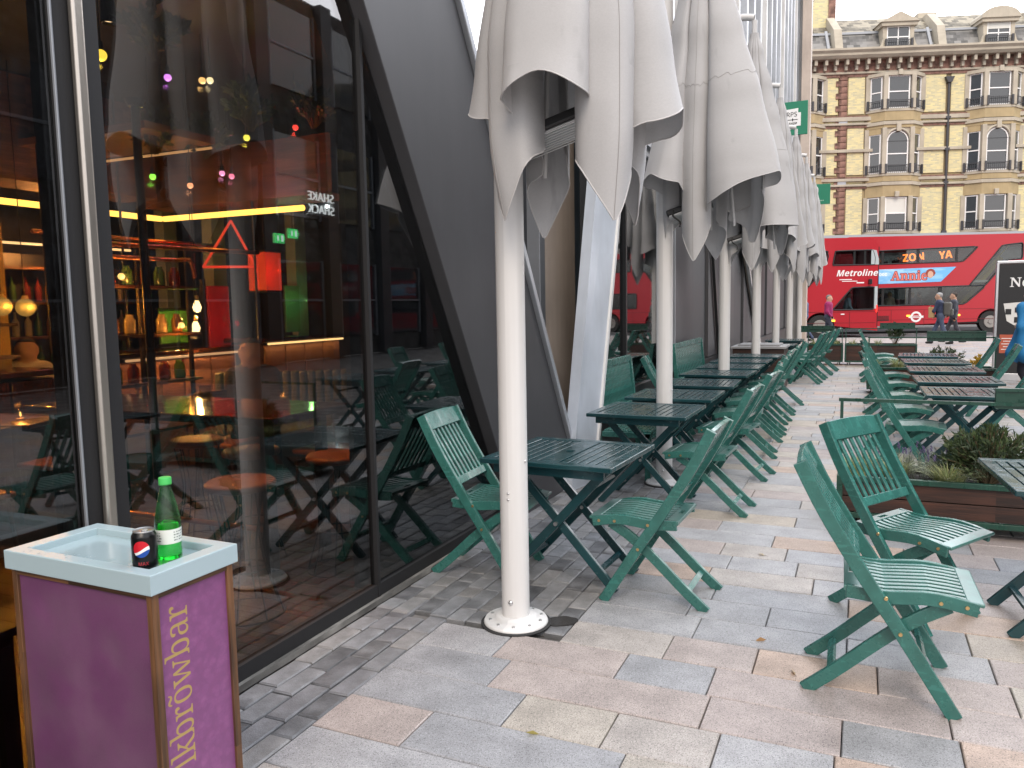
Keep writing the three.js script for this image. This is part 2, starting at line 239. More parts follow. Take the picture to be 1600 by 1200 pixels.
// ---------------------------------------------------------------- restaurant building beside the plaza
const GX = -2.32;
const rest = thing('restaurant_building', 'dark glass fronted restaurant with leaning grey metal end panel', 'building');
{
  const top = 3.6, mStoneSill = std({ color: rgb(0.30, 0.29, 0.27), map: tStone, roughness: 0.7 });
  const pane = (z0, z1, y0 = 0.09, y1 = top) => part('window_pane', box(0.012, y1 - y0, z0 - z1, GX, (y0 + y1) / 2, (z0 + z1) / 2), mGlass, rest);
  pane(1.9, -1.735); pane(-1.905, -3.39);
  // tall pane in front of a dark lining, cut by the leaning panel
  const tri = poly([[3.41, 0.09], [5.06, 0.09], [3.0, top], [3.41, top]], 0.012); tri.rotateY(PI / 2); tri.translate(GX - 0.006, 0, 0);
  part('window_pane', tri, mGlass, rest);
  part('lining_panel', poly([[3.42, 0.0], [5.6, 0.0], [3.66, 3.5], [3.42, 3.5]], 0.03).rotateY(PI / 2).translate(GX - 0.145, 0, 0), mDarkPanel, rest);
  // stone strip and black rail along the foot of the glass
  part('sill', box(0.05, 0.03, 8.0, -2.298 + 0.0, 0.012, -1.6), mStoneSill, rest);
  part('bottom_rail', box(0.06, 0.085, 7.1, GX - 0.004, 0.05, -1.62), mFrameB, rest);
  // mullion: dark jambs each side of a pale rounded steel strip
  const mu = part('mullion', [box(0.10, top, 0.17, GX - 0.03, top / 2, -1.82)], mFrameB, rest);
  part('steel_strip', rbox(0.03, top, 0.042, GX + 0.037, top / 2, -1.815, 0.012, 3), std({ color: rgb(0.42, 0.39, 0.35), metalness: 0.9, roughness: 0.33, bumpMap: tFine, bumpScale: 0.0004 }), mu);
  part('bead', rbox(0.012, top, 0.008, GX + 0.022, top / 2, -1.737, 0.003, 1), mAluDark, mu);
  part('mullion', box(0.06, top, 0.022, GX, top / 2, -3.40), mFrameB, rest);
  // leaning end panel of folded metal
  const fin = (name, pts, x0, depth, m, parent) => { const g = poly(pts, depth, 0.006); g.rotateY(PI / 2); g.translate(x0, 0, 0); return part(name, boxUV(g), m, parent); };
  const lz = y => 5.13 - 0.585 * y, rz = y => 6.46 - 0.636 * y, H = 5.2;
  fin('leaning_panel', [[lz(0), 0], [rz(0) - 0.02, 0], [rz(H) - 0.02, H], [lz(H), H]], GX - 0.22, 0.30, mFin, rest);
  fin('metal_trim', [[rz(0), 0], [rz(0) + 0.05, 0], [rz(H) + 0.05, H], [rz(H), H]], GX - 0.20, 0.31, mAlu, rest);
  // shell of the room
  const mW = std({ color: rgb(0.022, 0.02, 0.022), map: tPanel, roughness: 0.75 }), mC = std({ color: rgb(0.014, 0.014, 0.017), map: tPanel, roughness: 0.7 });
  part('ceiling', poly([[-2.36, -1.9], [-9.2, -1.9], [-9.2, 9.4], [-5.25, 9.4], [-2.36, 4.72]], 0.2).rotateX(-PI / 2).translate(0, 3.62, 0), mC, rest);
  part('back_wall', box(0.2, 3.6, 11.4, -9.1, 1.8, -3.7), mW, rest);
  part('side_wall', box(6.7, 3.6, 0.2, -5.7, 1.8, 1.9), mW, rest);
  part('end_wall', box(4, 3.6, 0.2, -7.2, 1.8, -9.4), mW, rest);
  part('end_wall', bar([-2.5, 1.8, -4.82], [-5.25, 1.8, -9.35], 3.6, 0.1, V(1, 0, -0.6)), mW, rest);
  // upper storeys
  part('upper_storeys', box(7, 11, 6.0, -5.85, 9.4, -0.4), mDarkPanel, rest);
  // planked floor
  const mPl = [[0.13, 0.06, 0.03], [0.17, 0.08, 0.04], [0.10, 0.045, 0.022]].map(c => std({ color: rgb(...c), map: tWood, roughness: 0.35 }));
  const pg = rbox(1.2, 0.02, 0.118, 0, 0, 0, 0.002, 1, 0);
  const floor = part('subfloor', box(6.8, 0.05, 11.4, -5.76, -0.031, -3.7), mBlack, rest);
  let k = 0;
  const mor = mPl.map(() => []);
  for (let i = 0; i < 60; i++) for (let j = 0; j < 6; j++) {
    const x = -2.98 - j * 1.204 + ((i % 3) - 1) * 0.0, z = -1.2 - i * 0.12, mi = Math.floor(rnd() * 3);
    if (x - 0.6 < -9 || (z < -4.7 && x > -2.4 - 0.62 * (-z - 4.7))) continue;
    if (k++ < 290 && j < 5) { const m = part('floor_plank', pg, mPl[mi], rest); m.position.set(x, 0.004, z); }
  }
}
// V-shaped gap between the buildings: jamb, beige pilaster, blue panel; then the second building
const bld = thing('metal_clad_building', 'grey metal clad building with leaning bright edge, ribbed upper floors', 'building');
{
  const H = 22, fin = (name, pts, x0, depth, m) => { const g = poly(pts, depth, 0.006); g.rotateY(PI / 2); g.translate(x0, 0, 0); return part(name, boxUV(g), m, bld); };
  fin('dark_jamb', [[6.35, 0], [7.0, 0], [7.0, 3.1], [6.35, 3.1]], -3.0, 0.08, mDarkPanel);
  fin('grey_jamb', [[7.0, 0], [7.12, 0], [7.12, 6], [7.0, 6]], -2.95, 0.16, mAluDark);
  fin('beige_pilaster', [[7.12, 0], [8.02, 0], [8.02, 6], [7.12, 6]], -2.96, 0.16, mBeige);
  fin('blue_panel', [[8.03, 0], [9.4, 0], [9.4, 6], [8.03, 6]], -3.1, 0.16, std({ color: rgb(0.30, 0.40, 0.50), map: tPanel, roughness: 0.4, metalness: 0.2 }));
  // bright leaning edge, its face turned up to the sky
  const a = y => 6.06 + 0.285 * y, b = y => 6.44 + 0.335 * y;
  const Hb = 9;
  part('leaning_edge', quadPanel([[-2.16, 0, -a(0)], [-2.10, 0, -b(0)], [-2.10, Hb, -b(Hb)], [-2.16, Hb, -a(Hb)]], 0.1), mEdge, bld);
  part('edge_trim', quadPanel([[-2.08, 0, -b(0)], [-2.08, 0, -b(0) - 0.05], [-2.08, Hb, -b(Hb) - 0.05], [-2.08, Hb, -b(Hb)]], 0.12), mWhiteC, bld);
  // shop window, frames and dark plinth
  part('plinth', box(0.2, 0.62, 23, GX - 0.06, 0.31, -18.6), mBlack, bld);
  part('shop_window', box(0.012, 2.6, 3.4, GX, 1.92, -8.9), mGlass, bld);
  part('window_frame', box(0.06, 2.6, 0.05, GX + 0.01, 1.92, -10.62), mAluDark, bld);
  part('window_frame', box(0.06, 2.6, 0.05, GX + 0.01, 1.92, -8.2), mBlack, bld);
  part('window_head', box(0.08, 0.12, 3.6, GX, 3.28, -8.9), mAluDark, bld);
  part('shop_back', box(0.1, 3.2, 4.6, -4.2, 1.6, -9.3), mDarkPanel, bld);
  const zs = [-10.66, -11.9, -13.3, -14.7, -16.2, -17.6, -19.0, -20.6, -22.2, -24, -26, -28, -29.6];
  for (let i = 0; i + 1 < zs.length; i++) { const w = zs[i] - zs[i + 1] - 0.02; part('cladding_panel', rbox(0.06, 2.66, w, GX - 0.02 - (i % 3 === 1 ? 0.05 : 0), 1.96, (zs[i] + zs[i + 1]) / 2, 0.006, 1), i % 3 === 1 ? mDarkPanel : mFin, bld); }
  part('backing_wall', box(0.1, H, 22.2, GX - 0.22, H / 2, -18.7), mDarkPanel, bld);
  part('end_wall', bar([-2.45, H / 2, -7.7], [-8, H / 2, -24], H, 0.1, V(1, 0, -0.34)), mAluDark, bld);
  part('end_wall', box(6, H, 0.2, -5.4, H / 2, -29.7), mAluDark, bld);
  // upper ribs
  for (let i = 0; i < 20; i++) { const z = -8.6 - i * 1.1; part('rib', rbox(0.34, H - 3.4, 0.16, GX + 0.03, 3.4 + (H - 3.4) / 2, z, 0.01, 1), i % 4 === 2 ? mWhiteC : mAlu, bld); part('spandrel', box(0.06, H - 3.4, 0.92, GX - 0.12, 3.4 + (H - 3.4) / 2, z - 0.55), i % 3 ? mAluDark : mAlu, bld); }
  part('fascia', box(0.2, 0.16, 21.8, GX, 3.38, -18.9), mAluDark, bld);
  // further leaning strips on the front
  part('leaning_strip', bar([GX + 0.05, 0.1, -20.7], [GX + 0.05, 3.3, -16.55], 0.3, 0.06, V(1, 0, 0)), mBeige, bld);
  part('leaning_strip', bar([GX + 0.09, 0.1, -20.45], [GX + 0.09, 3.3, -16.3], 0.07, 0.06, V(1, 0, 0)), mWhiteC, bld);
  part('leaning_strip', bar([GX + 0.05, 0.3, -14.3], [GX + 0.05, 3.3, -13.1], 0.09, 0.05, V(1, 0, 0)), mBlack, bld);
  part('corner_pillar', rbox(0.7, H, 0.7, -2.12, H / 2, -29.9, 0.02, 1), mWhiteC, bld);
  part('corner_pillar', rbox(0.3, H, 0.5, -1.86, H / 2, -29.2, 0.02, 1), mBeige, bld);
}
// ---------------------------------------------------------------- furniture: folding chair (faces +x), table, bench
function shapedBar(pts, w, t, z) { // a flat curved timber in the x-y plane, centre line through pts, width w, thickness t about z
  const c = new THREE.SplineCurve(pts.map(p => new THREE.Vector2(...p))), n = 10, L = [], Rr = [];
  for (let i = 0; i <= n; i++) { const p = c.getPoint(i / n), q = c.getTangent(i / n); L.push([p.x - q.y * w / 2, p.y + q.x * w / 2]); Rr.unshift([p.x + q.y * w / 2, p.y - q.x * w / 2]); }
  return boxUV(poly([...L, ...Rr], t - 0.006, 0.003).translate(0, 0, z - (t - 0.006) / 2), 1);
}
const stile = [[0.262, 0.0], [0.075, 0.30], [-0.055, 0.50], [-0.20, 0.74], [-0.292, 0.925]];
const stileX = y => { for (let i = 1; i < stile.length; i++) if (y <= stile[i][1] + 1e-6) { const k = (y - stile[i - 1][1]) / (stile[i][1] - stile[i - 1][1]); return stile[i - 1][0] + k * (stile[i][0] - stile[i - 1][0]); } return stile[4][0]; };
const G = {};
G.stile = shapedBar(stile, 0.046, 0.026, 0); G.leg = shapedBar([[0.235, 0.405], [0.12, 0.335], [0.0, 0.235], [-0.15, 0.095], [-0.262, 0.0]], 0.044, 0.024, 0);
G.cross = box(0.030, 0.016, 0.40, 0, 0, 0); G.crossR = box(0.030, 0.016, 0.33, 0, 0, 0);
G.seatSide = shapedBar([[-0.115, 0.432], [0.02, 0.424], [0.18, 0.436], [0.325, 0.412]], 0.045, 0.022, 0);
{ // seat slat: runs front to back with a dip
  const n = 6, prof = []; const c = new THREE.SplineCurve([[-0.065, 0.448], [0.02, 0.438], [0.17, 0.450], [0.29, 0.440]].map(p => new THREE.Vector2(...p)));
  const up = [], dn = []; for (let i = 0; i <= n; i++) { const p = c.getPoint(i / n); up.push([p.x, p.y]); dn.unshift([p.x, p.y - 0.014]); }
  G.seatSlat = boxUV(poly([...dn.reverse(), ...up.reverse()].map(p => p), 0.019, 0.002).translate(0, 0, -0.0095), 0);
}
G.seatFront = rbox(0.06, 0.016, 0.40, 0, 0, 0, 0.006, 2, 2); G.seatBack = boxUV(poly([[-0.055, -0.2], [0.0, -0.2], [0.0, 0.2], [-0.055, 0.2]], 0.016, 0.002, [[[-0.04, -0.035], [-0.04, 0.035], [-0.015, 0.035], [-0.015, -0.035]]]).rotateX(PI / 2), 2);
G.topRail = (() => { const p = [], w = 0.208; for (let i = 0; i <= 10; i++) { const z = -w + 2 * w * i / 10; p.push([z, 0.050 + 0.009 * (1 - (z / w) ** 2)]); } for (let i = 10; i >= 0; i--) p.push([-w + 2 * w * i / 10, -0.042]); return boxUV(poly(p, 0.016, 0.003).rotateY(-PI / 2), 2); })();
G.lowRail = rbox(0.020, 0.046, 0.40, 0, 0, 0, 0.004, 1, 2);
{ const a = [stileX(0.57), 0.57], b = [stileX(0.86), 0.86]; G.backSlat = boxUV(new RoundedBoxGeometry(0.012, Math.hypot(b[0] - a[0], b[1] - a[1]) + 0.02, 0.023, 1, 0.003), 1); }
G.bolt = new THREE.CylinderGeometry(0.007, 0.008, 0.004, 10).rotateX(PI / 2);
function makeChair(near) {
  const t = new THREE.Group(); t.name = 'folding_chair';
  const add = (n, g, x, y, z, rz = 0, m = mChair) => { const o = part(n, g, m, t); o.position.set(x, y, z); o.rotation.z = rz; return o; };
  const tilt = Math.atan2(0.292 - 0.055, 0.425);
  for (const s of [-1, 1]) { add('stile', G.stile, 0, 0, s * 0.221); add('leg', G.leg, 0, 0, s * 0.168); add('seat_rail', G.seatSide, 0, 0, s * 0.194); }
  add('stretcher', G.cross, 0.165, 0.155, 0, -1.0); add('stretcher', G.crossR, -0.165, 0.085, 0, 0.7);
  add('seat_front', G.seatFront, 0.318, 0.433, 0, -0.12, mSeatTop); add('seat_back', G.seatBack, -0.07, 0.452, 0, 0, mSeatTop);
  for (let i = 0; i < 9; i++) add('seat_slat', G.seatSlat, 0, 0, -0.168 + i * 0.042, 0, mSeatTop);
  const tr = add('top_rail', G.topRail, stileX(0.885) + 0.008, 0.885, 0, tilt); add('back_rail', G.lowRail, stileX(0.555), 0.555, 0, tilt);
  for (let i = 0; i < 7; i++) add('back_slat', G.backSlat, (stileX(0.57) + stileX(0.86)) / 2, 0.712, -0.15 + i * 0.05, tilt + 0.035);
  if (near) for (const s of [-1, 1]) for (const [x, y] of [[0.0, 0.43], [0.185, 0.425], [0.27, 0.42], [0.072, 0.298]]) add('brass_screw', G.bolt, x + (y > 0.4 ? 0.02 : 0), y, s * (y > 0.4 && x > 0.1 ? 0.2065 : 0.236), 0, mBrass);
  t.userData = { category: 'chair' };
  return t;
}
const chairProto = makeChair(true), chairFar = makeChair(false);
function chair(x, z, deg, label, group, near = false, tip = 0) {
  const c = (near ? chairProto : chairFar).clone(); c.name = numbered('folding_chair'); c.position.set(x, 0, z); c.rotation.y = deg * D2R; if (tip) c.rotation.z = tip;
  c.userData = { label, category: 'chair', group }; scene.add(c); return c;
}
function makeTable() {
  const t = new THREE.Group(); t.name = 'folding_table'; const S = 0.76, h = 0.72;
  const add = (n, g, m = mTable) => part(n, g, m, t);
  for (const s of [-1, 1]) { add('edge_rail', rbox(S, 0.028, 0.062, 0, h - 0.014, s * (S / 2 - 0.031), 0.006, 2, 0)); add('edge_rail', rbox(0.062, 0.028, S - 0.126, s * (S / 2 - 0.031), h - 0.014, 0, 0.006, 2, 2)); add('apron', box(S - 0.12, 0.05, 0.02, 0, h - 0.055, s * (S / 2 - 0.06))); }
  const c = poly([[-0.058, -0.315], [0.058, -0.315], [0.058, 0.315], [-0.058, 0.315]], 0.02, 0.002, [Array.from({ length: 16 }, (_, i) => [0.028 * Math.cos(-i * PI / 8), 0.028 * Math.sin(-i * PI / 8)])]).rotateX(PI / 2).translate(0, h - 0.003, 0);
  add('centre_board', boxUV(c, 2));
  const sg = rbox(0.0405, 0.018, 0.63, 0, 0, 0, 0.003, 1, 2);
  for (const s of [-1, 1]) for (let i = 0; i < 5; i++) { const m = add('top_slat', sg); m.position.set(s * (0.0875 + i * 0.0505), h - 0.013, 0); }
  for (const s of [-1, 1]) {
    add('leg', bar([-0.33, 0, s * 0.205], [0.31, 0.69, s * 0.205], 0.048, 0.026));
    add('leg', bar([0.33, 0, s * 0.175], [-0.31, 0.69, s * 0.175], 0.048, 0.026));
    const b = part('bolt', new THREE.CylinderGeometry(0.011, 0.011, 0.07, 10).rotateX(PI / 2), mSteel, t); b.position.set(0, 0.352, s * 0.195);
  }
  add('stretcher', box(0.03, 0.018, 0.39, -0.24, 0.10, 0)); add('stretcher', box(0.03, 0.018, 0.33, 0.235, 0.105, 0)); add('stretcher', box(0.03, 0.018, 0.39, 0.19, 0.56, 0));
  return t;
}
const tableProto = makeTable();
function table(x, z, deg, label, group) { const c = tableProto.clone(); c.name = numbered('folding_table'); c.position.set(x, 0, z); c.rotation.y = deg * D2R; c.userData = { label, category: 'table', group }; scene.add(c); return c; }
function bench(x, z0, z1, label, solid) { // back against the wall, faces +x
  const t = thing('bench', label, 'bench', [x, 0, (z0 + z1) / 2], 0, 'benches along the wall'), L = z0 - z1, add = (n, g) => part(n, g, mChair, t);
  for (const s of [-1, 1]) { add('post', bar([-0.05, 0.02, s * (L / 2 - 0.03)], [-0.16, 1.0, s * (L / 2 - 0.03)], 0.05, 0.05)); add('leg', rbox(0.05, 0.42, 0.05, 0.36, 0.21, s * (L / 2 - 0.03), 0.005, 1)); add('arm_rail', rbox(0.44, 0.05, 0.05, 0.17, 0.40, s * (L / 2 - 0.03), 0.005, 1)); }
  add('top_rail', rbox(0.03, 0.07, L - 0.06, -0.155, 0.985, 0, 0.006, 1)); add('back_rail', rbox(0.03, 0.05, L - 0.1, -0.105, 0.54, 0, 0.006, 1)); add('front_rail', rbox(0.03, 0.06, L - 0.1, 0.37, 0.39, 0, 0.006, 1));
  if (solid) { const g = rbox(0.012, 0.405, 0.1, 0, 0, 0, 0.003, 1, 1); const n = Math.floor((L - 0.1) / 0.104); for (let i = 0; i < n; i++) { const m = add('back_board', g); m.position.set(-0.13, 0.758, -((n - 1) / 2 - i) * 0.104); m.rotation.z = 0.11; } }
  else { const n = Math.floor((L - 0.12) / 0.046), g = rbox(0.014, 0.41, 0.03, 0, 0, 0, 0.003, 1, 1); for (let i = 0; i < n; i++) { const m = add('back_slat', g); m.position.set(-0.13, 0.757, -((n - 1) / 2 - i) * 0.046); m.rotation.z = 0.11; } }
  const sg = rbox(0.036, 0.016, L - 0.06, 0, 0, 0, 0.004, 1, 2); for (let i = 0; i < 10; i++) { const m = add('seat_slat', sg); m.position.set(-0.02 + i * 0.043, 0.428, 0); }
  return t;
}
const aisle = 'chairs along the aisle side of the wall tables', ord = ['first', 'second', 'third', 'fourth', 'fifth', 'sixth', 'seventh', 'eighth', 'ninth'];
chair(-0.93, -4.06, 178, 'green slatted chair on the aisle side of the nearest wall table', aisle, true);
chair(-2.0, -4.10, 3, 'green slatted chair between the near white pole and the glass', 'chairs against the building', true);
chair(0.09, -3.405, 1, 'nearest green folding chair, standing alone on the open paving', 'chairs on the open paving', true);
chair(0.21, -4.27, -32, 'green folding chair turned towards camera in front of the long planter', 'chairs on the open paving', true);
const tz = [-4.17, -6.04, -7.12, -8.22, -9.42, -10.42, -11.42, -12.5], tx = [-1.49, -1.51, -1.52, -1.51, -1.51, -1.51, -1.52, -1.46];
tz.forEach((z, i) => table(tx[i], z, i ? R(-2.5, 2.5) : -3, i ? `${ord[i]} dark teal table along the building wall, counted from the near pole` : 'nearest dark teal table beside the near white pole, with slotted top and centre hole', 'tables along the wall'));
[[-0.97, -5.92], [-0.95, -7.15], [-1.0, -8.16], [-1.03, -9.1], [-1.03, -9.62], [-1.05, -10.45], [-1.05, -11.3], [-1.02, -12.4]].forEach(([x, z], i) => chair(x, z, 180 + R(-7, 7), `${ord[i + 1]} green chair down the aisle side of the wall tables, counted from the camera`, aisle, i < 2));
bench(-2.02, -6.62, -7.95, 'green slatted bench against the wall beside the bright leaning edge');
bench(-2.02, -10.0, -11.95, 'green board backed bench against the wall beyond the second white pole', true);
chair(-1.98, -8.95, 8, 'green chair against the wall, half hidden behind the second white pole', 'chairs against the building');
// far group at the end of the aisle
[[-0.9, -15.6], [-0.84, -16.5], [-0.76, -17.5], [-0.68, -18.5]].forEach(([x, z], i) => chair(x, z, 176 + R(-5, 5), `${ord[i]} of four green chairs at the street end of the aisle, nearest first`, 'chairs at the street end of the aisle'));
[[-1.48, -15.7], [-1.45, -17.6]].forEach(([x, z], i) => table(x, z, R(-3, 3), `${i ? 'farther' : 'nearer'} dark teal table beside the four chairs at the street end`, 'tables at the street end'));
// tables and chairs on the open side
table(0.98, -4.31, 4, 'nearest table of the open side, cut by the picture edge above the planter', 'tables of the open side');
const oz = [-7.95, -9.15, -10.45, -11.75, -13.0];
oz.forEach((z, i) => { table(0.91, z, R(-3, 3), `${ord[i]} table in the open row beyond the long planter, nearest first`, 'tables of the open side'); });
[[0.36, -7.75], [0.34, -8.95], [0.32, -10.1], [0.34, -11.5], [0.33, -12.9]].forEach(([x, z], i) => chair(x, z, R(-6, 6), `${ord[i]} green chair on the aisle side of the open row of tables, nearest first`, 'chairs on the aisle side of the open row'));
[[0.30, -16.2], [0.28, -17.4]].forEach(([x, z], i) => chair(x, z, R(-4, 4), `${i ? 'farther' : 'nearer'} of two green chairs behind the low middle planter`, 'chairs behind the middle planter'));
[[1.60, -10.35], [1.58, -11.9], [1.60, -13.7]].forEach(([x, z], i) => chair(x, z, 180 + R(-14, 4), `${ord[i]} green chair on the far side of the open row of tables, nearest first`, 'chairs on the far side of the open row'));

// ---------------------------------------------------------------- parasols
function canopyGeo(o) {
  const nT = 224, nY = 70, r = rngFrom(o.seed), corners = [0, 1, 2, 3].map(i => o.turn + i * PI / 2 + (r() - 0.5) * 0.28), jit = Array.from({ length: 8 }, () => 0.88 + 0.24 * r()), tips = [0, 1, 2, 3].map(i => o.tips ? o.tips[i] : 1.84 + r() * 0.16), mids = [0, 1, 2, 3].map(i => o.mids ? o.mids[i] : 2.42 + r() * 0.28);
  const TOP = 4.62, prof = [[1.5, 0.35], [1.9, 0.37], [2.25, 0.392], [2.6, 0.388], [3.1, 0.335], [3.6, 0.262], [4.0, 0.20], [4.4, 0.115], [TOP, 0.055]];
  const Rb = y => { for (let i = 1; i < prof.length; i++) if (y <= prof[i][0]) { const k = sm(Math.max(0, (y - prof[i - 1][0]) / (prof[i][0] - prof[i - 1][0]))); return prof[i - 1][1] + k * (prof[i][1] - prof[i - 1][1]); } return 0.05; };
  const seams = [], ring = [], pos = [], uv = [], idx = [], hem = [], wrap = a => { while (a < -PI) a += 2 * PI; while (a > PI) a -= 2 * PI; return a; };
  const ph = r() * 9;
  for (let i = 0; i <= nT; i++) {
    const th = (i % nT) / nT * 2 * PI; let best = 9, ci = 0, sg = 1;
    corners.forEach((c, k) => { const d = wrap(th - c); if (Math.abs(d) < best) { best = Math.abs(d); ci = k; sg = Math.sign(d) || 1; } });
    const nxt = (ci + (sg > 0 ? 1 : 3)) % 4, half = Math.abs(wrap(corners[nxt] - corners[ci])) / 2, c = Math.min(1, best / half), mi = sg > 0 ? ci : nxt;
    const tip = tips[ci], mid = mids[mi];
    let hy = c < 0.42 ? tip + 0.27 * Math.pow(c / 0.42, 1.05) : c < 0.56 ? tip + 0.27 + (mid - 0.08 - tip - 0.27) * sm((c - 0.42) / 0.14) : mid - 0.08 + 0.08 * sm((c - 0.56) / 0.44);
    if (o.flare) { const d = Math.abs(wrap(th - o.flare[0])); if (d < o.flare[3]) hy = Math.min(hy, o.flare[1]) + (o.flare[1] - Math.min(hy, o.flare[1])) * (1 - d / o.flare[3]); }
    const lobe = c < 0.47 ? jit[ci] : jit[4 + mi], crease = Math.exp(-Math.abs(c - 0.465) / 0.055), fl = o.flare ? Math.max(0, 1 - Math.abs(wrap(th - o.flare[0])) / o.flare[3]) : 0;
    const du = c < 0.40 ? c * 1.4 : c < 0.53 ? 0.56 + (1 - 0.47 * 1.4 - 0.56) * (c - 0.40) / 0.13 : 1 - (1 - c) * 1.4, shift = sg * (du - c) * half;
    for (let j = 0; j <= nY; j++) {
      const t = j / nY, y = TOP + (hy - TOP) * t, low = Math.min(1, Math.max(0, (4.3 - y) / 1.9)), near = Math.exp(-(y - hy) / 0.22);
      let rr = Rb(y) * o.thin * (1 + (lobe - 1) * low) * (1 - crease * (0.16 + 0.46 * low));
      if (c > 0.52) rr *= 1 + 0.05 * low + (o.bulge || 0.16) * near * Math.min(1, (c - 0.52) / 0.25);        // mid edge billows out at its hem
      else rr *= 1 - 0.07 * low - 0.10 * near * Math.max(0, 1 - c / 0.5) + 0.05 * low * Math.cos(c * 9);
      rr *= 1 + 0.02 * low * Math.sin(th * 11 + y * 1.1 + ph) + 0.035 * low * (vnoise(th / (2 * PI) * 16, y * 0.8 + 20, 16, o.seed) - 0.5) + 0.012 * (vnoise(th / (2 * PI) * 48, y * 3 + 40, 48, o.seed + 5) - 0.5) * low;
      if (fl) rr = rr * (1 - 0.75 * fl) + 0.75 * fl * Rb(y) + o.flare[2] * 0.5 * fl * Math.max(0, Math.min(1, (4.3 - y) / (4.3 - o.flare[1])));
      const sw = (o.swirl || 0) * low * low + 0.10 * low * (vnoise(3, y * 1.3 + 9, 999, o.seed + 8) - 0.5), a = th + sw + shift * Math.min(1, low * 1.3);
      let x = Math.cos(a) * rr, z = Math.sin(a) * rr;
      pos.push(x, y, z); uv.push(th * 0.45, y); { const q = V(x + Math.cos(a) * 0.0012, y, z + Math.sin(a) * 0.0012); corners.forEach((cc, k) => { if (Math.abs(wrap(th - cc)) < PI / nT + 1e-6) (seams[k] ||= []).push(q); }); if (i < nT) { const tr = 3.22 + 0.03 * Math.sin(th * 3); const y2 = TOP + (hy - TOP) * (j + 1) / nY; if (y >= tr && y2 < tr) ring.push(q); } } if (j === nY) hem.push([x, y, z]);
      if (i < nT && j < nY) { const q = i * (nY + 1) + j; idx.push(q, q + nY + 1, q + 1, q + 1, q + nY + 1, q + nY + 2); }
    }
  }
  const g = new THREE.BufferGeometry(); g.setAttribute('position', new THREE.Float32BufferAttribute(pos, 3)); g.setAttribute('uv', new THREE.Float32BufferAttribute(uv, 2)); g.setIndex(idx); g.computeVertexNormals();
  hem.pop();
  const curve = new THREE.CatmullRomCurve3(hem.map(p => V(...p)), true, 'catmullrom', 0.2);
  const sg = seams.map(p => new THREE.TubeGeometry(new THREE.CatmullRomCurve3(p.slice(0, nY + 1)), 70, 0.0016, 4)); sg.push(new THREE.TubeGeometry(new THREE.CatmullRomCurve3(ring, true), 260, 0.0016, 4, true));
  return [g, new THREE.TubeGeometry(curve, 260, 0.0032, 5, true), sg];
}
const mSeam = std({ color: rgb(0.33, 0.32, 0.315), roughness: 0.95 });
const umbNames = ['nearest closed beige parasol on a white pole beside the glass', 'second closed parasol along the wall, pole standing between two tables'];
